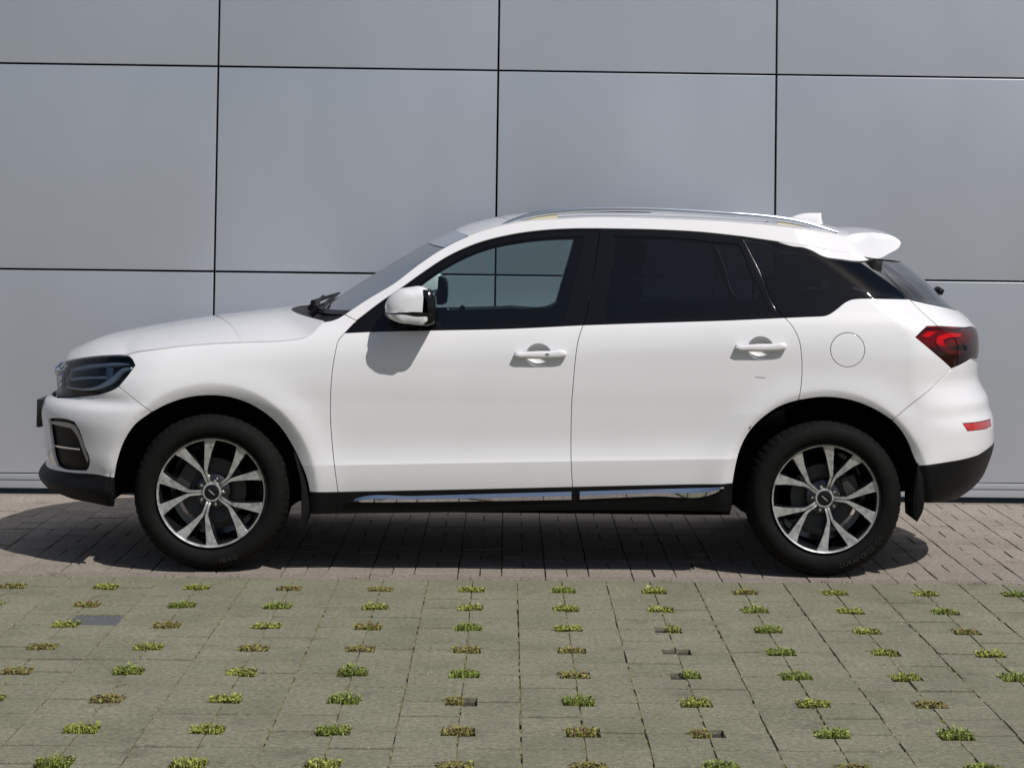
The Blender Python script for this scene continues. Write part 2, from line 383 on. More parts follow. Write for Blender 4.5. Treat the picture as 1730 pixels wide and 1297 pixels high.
def paver_mat(name, c1, c2, c3, speck=True, scale=9):
    m, nt, b = new_mat(name)
    t = nt.nodes.new('ShaderNodeTexCoord'); g = nt.nodes.new('ShaderNodeNewGeometry'); oi = nt.nodes.new('ShaderNodeObjectInfo')
    n1 = nt.nodes.new('ShaderNodeTexNoise'); n1.inputs['Scale'].default_value = 2.6; n1.inputs['Detail'].default_value = 6; n1.inputs['Roughness'].default_value = .6
    n2 = nt.nodes.new('ShaderNodeTexNoise'); n2.inputs['Scale'].default_value = 55; n2.inputs['Detail'].default_value = 8; n2.inputs['Roughness'].default_value = .75
    n3 = nt.nodes.new('ShaderNodeTexVoronoi'); n3.inputs['Scale'].default_value = 95
    n4 = nt.nodes.new('ShaderNodeTexNoise'); n4.inputs['Scale'].default_value = 420; n4.inputs['Detail'].default_value = 3
    for n in (n1, n2, n3, n4): nt.links.new(g.outputs['Position'], n.inputs['Vector'])
    r1 = nt.nodes.new('ShaderNodeValToRGB'); r1.color_ramp.elements[0].position = .36; r1.color_ramp.elements[0].color = (*c1, 1); r1.color_ramp.elements[1].position = .64; r1.color_ramp.elements[1].color = (*c2, 1)
    nt.links.new(n1.outputs['Fac'], r1.inputs[0])
    mo = nt.nodes.new('ShaderNodeMix'); mo.data_type = 'RGBA'; mo.inputs['B'].default_value = (*c3, 1)
    mr = nt.nodes.new('ShaderNodeMapRange'); mr.inputs['To Max'].default_value = .5; nt.links.new(oi.outputs['Random'], mr.inputs['Value']); nt.links.new(mr.outputs[0], mo.inputs['Factor'])
    nt.links.new(r1.outputs[0], mo.inputs['A'])
    fm = nt.nodes.new('ShaderNodeMapRange'); fm.inputs['From Min'].default_value = .3; fm.inputs['From Max'].default_value = .7; fm.inputs['To Min'].default_value = .52; fm.inputs['To Max'].default_value = 1.46
    nt.links.new(n2.outputs['Fac'], fm.inputs['Value'])
    mm = nt.nodes.new('ShaderNodeMix'); mm.data_type = 'RGBA'; mm.blend_type = 'MULTIPLY'; mm.inputs['Factor'].default_value = 1
    nt.links.new(mo.outputs['Result'], mm.inputs['A']); nt.links.new(fm.outputs[0], mm.inputs['B'])
    sp = nt.nodes.new('ShaderNodeMath'); sp.operation = 'LESS_THAN'; sp.inputs[1].default_value = .17; nt.links.new(n3.outputs['Distance'], sp.inputs[0])
    sc = nt.nodes.new('ShaderNodeSeparateColor'); nt.links.new(n3.outputs['Color'], sc.inputs[0])
    sg = nt.nodes.new('ShaderNodeMath'); sg.operation = 'GREATER_THAN'; sg.inputs[1].default_value = .87; nt.links.new(sc.outputs[0], sg.inputs[0])
    sm = nt.nodes.new('ShaderNodeMath'); sm.operation = 'MULTIPLY'; nt.links.new(sp.outputs[0], sm.inputs[0]); nt.links.new(sg.outputs[0], sm.inputs[1])
    se = nt.nodes.new('ShaderNodeMath'); se.operation = 'MULTIPLY'; se.inputs[1].default_value = .8; nt.links.new(sm.outputs[0], se.inputs[0])
    mw = nt.nodes.new('ShaderNodeMix'); mw.data_type = 'RGBA'; mw.inputs['B'].default_value = (.62, .60, .54, 1); nt.links.new(se.outputs[0], mw.inputs['Factor']); nt.links.new(mm.outputs['Result'], mw.inputs['A'])
    ov = nt.nodes.new('ShaderNodeMapRange'); ov.inputs['To Min'].default_value = .94; ov.inputs['To Max'].default_value = 1.05; nt.links.new(oi.outputs['Random'], ov.inputs['Value'])
    mv = nt.nodes.new('ShaderNodeMix'); mv.data_type = 'RGBA'; mv.blend_type = 'MULTIPLY'; mv.inputs['Factor'].default_value = 1; nt.links.new(mw.outputs['Result'], mv.inputs['A']); nt.links.new(ov.outputs[0], mv.inputs['B']); mw = mv
    st = nt.nodes.new('ShaderNodeTexNoise'); st.inputs['Scale'].default_value = 5.5; st.inputs['Detail'].default_value = 5; st.inputs['Roughness'].default_value = .5; nt.links.new(g.outputs['Position'], st.inputs['Vector'])
    s2 = nt.nodes.new('ShaderNodeMapRange'); s2.inputs['From Min'].default_value = .60; s2.inputs['From Max'].default_value = .70; s2.inputs['To Min'].default_value = 1; s2.inputs['To Max'].default_value = .78; nt.links.new(st.outputs['Fac'], s2.inputs['Value'])
    ms = nt.nodes.new('ShaderNodeMix'); ms.data_type = 'RGBA'; ms.blend_type = 'MULTIPLY'; ms.inputs['Factor'].default_value = 1; nt.links.new(mw.outputs['Result'], ms.inputs['A']); nt.links.new(s2.outputs[0], ms.inputs['B'])
    nt.links.new(ms.outputs['Result'], b.inputs['Base Color'])
    bp = nt.nodes.new('ShaderNodeBump'); bp.inputs['Strength'].default_value = .55; bp.inputs['Distance'].default_value = .0025
    nt.links.new(n4.outputs['Fac'], bp.inputs['Height']); nt.links.new(bp.outputs[0], b.inputs['Normal'])
    b.inputs['Roughness'].default_value = .85; b.inputs['Specular IOR Level'].default_value = .25
    return m
M_PAVER = paver_mat('greenish_concrete', (.160, .156, .104), (.216, .208, .146), (.192, .178, .134))
M_PAVERDARK = simple('dark_replacement_stone', (.085, .088, .092), .85, noise=.3, scale=60)
M_BRICK = paver_mat('reddish_concrete', (.225, .193, .160), (.280, .245, .208), (.250, .208, .178))
M_EDGE = paver_mat('grey_red_edging', (.20, .165, .145), (.25, .21, .185), (.22, .19, .165))
M_SAND = simple('mossy_joint_sand', (.085, .078, .045), .95, noise=.45, scale=25)
M_JOINT = simple('mossy_joint_fill', (.17, .16, .085), .95, noise=.5, scale=18)
M_SOIL = simple('dark_soil', (.035, .028, .02), .95, noise=.5, scale=60)
def wall_mat():
    m, nt, b = new_mat('silver_grey_cladding')
    t = nt.nodes.new('ShaderNodeTexCoord'); g = nt.nodes.new('ShaderNodeNewGeometry'); oi = nt.nodes.new('ShaderNodeObjectInfo')
    n = nt.nodes.new('ShaderNodeTexNoise'); n.inputs['Scale'].default_value = 1.1; n.inputs['Detail'].default_value = 3
    n2 = nt.nodes.new('ShaderNodeTexNoise'); n2.inputs['Scale'].default_value = 420; n2.inputs['Detail'].default_value = 3
    nt.links.new(g.outputs['Position'], n.inputs['Vector']); nt.links.new(g.outputs['Position'], n2.inputs['Vector'])
    r = nt.nodes.new('ShaderNodeMapRange'); r.inputs['To Min'].default_value = .95; r.inputs['To Max'].default_value = 1.05; nt.links.new(n.outputs['Fac'], r.inputs['Value'])
    r2 = nt.nodes.new('ShaderNodeMapRange'); r2.inputs['To Min'].default_value = .94; r2.inputs['To Max'].default_value = 1.06; nt.links.new(n2.outputs['Fac'], r2.inputs['Value'])
    k0 = nt.nodes.new('ShaderNodeMath'); k0.operation = 'MULTIPLY'; nt.links.new(r.outputs[0], k0.inputs[0]); nt.links.new(r2.outputs[0], k0.inputs[1])
    k = nt.nodes.new('ShaderNodeMix'); k.data_type = 'RGBA'; k.blend_type = 'MULTIPLY'; k.inputs['Factor'].default_value = 1; k.inputs['A'].default_value = (.585, .612, .675, 1)
    nt.links.new(k0.outputs[0], k.inputs['B']); nt.links.new(k.outputs['Result'], b.inputs['Base Color'])
    b.inputs['Metallic'].default_value = .7; b.inputs['Roughness'].default_value = .36
    b.inputs['Coat Weight'].default_value = .35; b.inputs['Coat Roughness'].default_value = .16
    n5 = nt.nodes.new('ShaderNodeTexNoise'); n5.inputs['Scale'].default_value = 1.4; n5.inputs['Detail'].default_value = 4; m5 = nt.nodes.new('ShaderNodeMapping'); m5.inputs['Scale'].default_value = (1, 1, .35)
    r5 = nt.nodes.new('ShaderNodeMapRange'); r5.inputs['From Min'].default_value = .35; r5.inputs['From Max'].default_value = .65; r5.inputs['To Min'].default_value = .30; r5.inputs['To Max'].default_value = .40
    nt.links.new(g.outputs['Position'], m5.inputs[0]); nt.links.new(m5.outputs[0], n5.inputs['Vector']); nt.links.new(n5.outputs['Fac'], r5.inputs['Value']); nt.links.new(r5.outputs[0], b.inputs['Roughness'])
    n3 = nt.nodes.new('ShaderNodeTexNoise'); n3.inputs['Scale'].default_value = .8; n3.inputs['Detail'].default_value = 1
    nt.links.new(g.outputs['Position'], n3.inputs['Vector'])
    bp = nt.nodes.new('ShaderNodeBump'); bp.inputs['Strength'].default_value = .5; bp.inputs['Distance'].default_value = .012
    nt.links.new(n3.outputs['Fac'], bp.inputs['Height']); nt.links.new(bp.outputs[0], b.inputs['Normal'])
    return m
M_WALL = wall_mat()
M_WALLEDGE = simple('folded_aluminium_edge', (.55, .56, .58), .35, metal=.5)
M_FLASH = simple('base_flashing', (.42, .44, .47), .4, metal=.35, noise=.08, scale=3)
def leaf_mat(name, c1, c2, c3):
    m, nt, b = new_mat(name)
    g = nt.nodes.new('ShaderNodeNewGeometry'); n = nt.nodes.new('ShaderNodeTexNoise'); n.inputs['Scale'].default_value = 45; n.inputs['Detail'].default_value = 2
    r = nt.nodes.new('ShaderNodeValToRGB'); e = r.color_ramp.elements; e[0].position = .34; e[0].color = (*c3, 1); e[1].position = .66; e[1].color = (*c2, 1)
    x = e.new(.5); x.color = (*c1, 1)
    nt.links.new(g.outputs['Position'], n.inputs['Vector']); nt.links.new(n.outputs['Fac'], r.inputs[0]); nt.links.new(r.outputs[0], b.inputs['Base Color'])
    b.inputs['Roughness'].default_value = .55
    return m
M_LEAF = leaf_mat('weed_leaves', (.22, .25, .035), (.34, .37, .07), (.13, .11, .03))
M_LEAFG = leaf_mat('fresh_leaves', (.18, .23, .035), (.28, .33, .06), (.12, .12, .03))
M_LEAFR = leaf_mat('dry_reddish_leaves', (.20, .17, .045), (.25, .27, .05), (.16, .09, .05))

# ---------- body surface of the car: half width as a function of length and height ----------
ZL = np.array([.10, .25, .33, .42, .50, .57, .66, .78, .88, .96, 1.03, 1.09, 1.15, 1.30, 1.50, 1.60, 1.68, 1.80])
XS = np.array([-2.6, -2.0, -1.4, -.80, -.2, .4, 1.0, 1.5, 2.0, 2.6])
WT = np.array([
 [.84, .870, .880, .890, .895, .900, .905, .900, .870, .810, .73, .65, .57, .45, .35, .30, .25, .20],
 [.85, .885, .900, .912, .918, .920, .925, .922, .905, .860, .79, .71, .62, .50, .40, .35, .30, .25],
 [.85, .895, .910, .922, .930, .932, .937, .940, .932, .905, .86, .79, .71, .58, .48, .42, .36, .30],
 [.84, .895, .915, .930, .935, .937, .938, .939, .941, .930, .905, .870, .835, .755, .645, .590, .545, .48],
 [.84, .890, .915, .930, .935, .937, .938, .939, .942, .935, .917, .890, .866, .800, .702, .650, .600, .52],
 [.84, .890, .915, .930, .935, .937, .938, .939, .942, .937, .919, .893, .870, .806, .712, .662, .615, .54],
 [.84, .890, .915, .930, .935, .937, .938, .940, .943, .938, .920, .893, .868, .802, .708, .658, .610, .53],
 [.85, .895, .910, .922, .935, .930, .935, .941, .944, .936, .917, .888, .860, .790, .693, .642, .595, .52],
 [.84, .885, .900, .912, .920, .922, .926, .928, .925, .910, .890, .862, .833, .760, .662, .612, .565, .50],
 [.82, .860, .875, .885, .892, .895, .898, .898, .890, .872, .850, .820, .790, .715, .620, .570, .525, .46],
])
WHEELS = ((-1.406, .361), (1.406, .361))
def _spline(xk, yk, x):
    # smooth (Catmull-Rom style, non uniform) interpolation along the last axis
    i = np.clip(np.searchsorted(xk, x) - 1, 0, len(xk) - 2)
    h = np.diff(xk); d = np.diff(yk) / h
    m = np.empty_like(yk)
    m[1:-1] = (d[:-1] * h[1:] + d[1:] * h[:-1]) / (h[:-1] + h[1:])
    m[0] = d[0]; m[-1] = d[-1]
    t = (x - xk[i]) / h[i]; t = np.clip(t, 0, 1)
    return ((2*t**3 - 3*t**2 + 1) * yk[i] + (t**3 - 2*t**2 + t) * h[i] * m[i]
            + (-2*t**3 + 3*t**2) * yk[i+1] + (t**3 - t**2) * h[i] * m[i+1])
_GX = np.linspace(-2.7, 2.7, 541); _GZ = np.linspace(.05, 1.85, 721)
_A = np.array([_spline(ZL, r, _GZ) for r in WT])
_TAB = np.array([_spline(XS, _A[:, k], _GX) for k in range(len(_GZ))]).T
def shift_of(x):
    return np.interp(x, [-2.6, -1.9, -1.1, -.8, .25, 1.2, 1.8, 2.6], [0, .01, .035, .05, .085, .13, .14, .14])
def w_side(x, z):
    x = np.asarray(x, float); z = np.asarray(z, float)
    zz = z
    q = np.clip((z - .80) / .22, 0, 1); z = z - shift_of(x) * q * q * (3 - 2 * q)
    fx = np.clip((x + 2.7) / .01, 0, 539.999); fz = np.clip((z - .05) / .0025, 0, 719.999)
    i = fx.astype(int); j = fz.astype(int); a = fx - i; b = fz - j
    w = (_TAB[i, j]*(1-a)*(1-b) + _TAB[i+1, j]*a*(1-b) + _TAB[i, j+1]*(1-a)*b + _TAB[i+1, j+1]*a*b)
    # feature line low on the doors: a crisp edge, lit shelf above it fading into a hollow
    zc = .497 + (x + .83) * .0265; d = zz - zc
    fade = np.clip((1.15 - np.abs(x - .07)) / .35, 0, 1); fade = fade * fade * (3 - 2 * fade)
    up = .016 * (1 - np.exp(-np.maximum(d, 0) / .045)) * np.exp(-(np.maximum(d - .05, 0) / .16)**2)
    dn = .030 * np.maximum(-d, 0)
    w = w + fade * (.007 * np.exp(-(d / .20)**2) - up - dn)
    for cx, cz in WHEELS:
        r = np.hypot(x - cx, (zz - cz) * .965)
        hi = np.clip((1.0 - zz) / .25, 0, 1)
        w = w + .014 * np.exp(-((r - .485) / .085)**2) * hi
        w = w - .42 * .5 * ((.484 - r) + np.sqrt((.484 - r)**2 + .0045**2)) * hi * (r > .36)
    return w
def prof(tab, z):
    return np.interp(z, tab[0], tab[1])
def _soft(tab, sig=.014):
    z = np.arange(.05, 1.801, .004); v = _spline(tab[0], tab[1], z); k = np.exp(-.5 * (np.arange(-12, 13) * .004 / sig)**2); k /= k.sum()
    return np.array([z, np.convolve(np.pad(v, 12, 'edge'), k, 'valid')])
FRONT = np.array([[.05,.21,.233,.26,.31,.356,.391,.42,.466,.563,.62,.673,.71,.735,.75,.81,.873,.907,.94,1.0,1.8],
                  [-1.9,-2.093,-2.20,-2.266,-2.33,-2.365,-2.345,-2.317,-2.335,-2.348,-2.355,-2.357,-2.345,-2.325,-2.292,-2.285,-2.267,-2.249,-2.235,-2.20,-2.20]])
REAR = np.array([[.05,.21,.263,.294,.338,.385,.476,.572,.61,.70,.733,.796,.828,.879,.958,1.058,1.109,1.154,1.191,1.213,1.261,1.345,1.43,1.50,1.8],
                 [1.8,1.95,2.035,2.139,2.229,2.284,2.332,2.357,2.357,2.35,2.335,2.323,2.303,2.278,2.277,2.28,2.272,2.239,2.199,2.165,2.11,2.03,1.92,1.82,1.80]])
FRONT, REAR = _soft(FRONT, .010), _soft(REAR, .010)
LF, LR = .62, .50
def ends(z):
    return prof(FRONT, z), prof(REAR, z)
def s_of(x, z):
    x = np.asarray(x, float); xf, xr = ends(z)
    s = x.copy() if x.ndim else float(x)
    tf = np.clip((x - xf) / LF, 0, 1); tr = np.clip((xr - x) / LR, 0, 1)
    s = np.where(tf < 1, xf + LF - (np.pi/2 - np.arccos(1 - tf)) * LF, s)
    s = np.where(tr < 1, xr - LR + (np.pi/2 - np.arccos(1 - tr)) * LR, s)
    return s
def point(s, z, off=0.0):
    # surface point of the near side (negative y)
    s = np.asarray(s, float); z = np.asarray(z, float); xf, xr = ends(z)
    pf = np.clip(np.pi/2 - (xf + LF - s) / LF, 0, np.pi/2)
    pr = np.clip(np.pi/2 - (s - xr + LR) / LR, 0, np.pi/2)
    x = np.where(s < xf + LF, xf + LF * (1 - np.cos(pf)), np.where(s > xr - LR, xr - LR * (1 - np.cos(pr)), s))
    g = np.where(s < xf + LF, np.sin(pf), 1.0) * np.where(s > xr - LR, np.sin(pr), 1.0)
    return np.stack([x, -w_side(x, z) * g, z + 0*x], -1)
def w_full(x, z):
    xf, xr = ends(z)
    tf = np.clip((x - xf) / LF, 0, 1); tr = np.clip((xr - x) / LR, 0, 1)
    return w_side(x, z) * np.sqrt(np.clip(1 - (1 - tf)**2, 0, 1)) * np.sqrt(np.clip(1 - (1 - tr)**2, 0, 1))
def s_mid(z, front=True):
    xf, xr = ends(z)
    return xf + LF - np.pi/2 * LF if front else xr - LR + np.pi/2 * LR

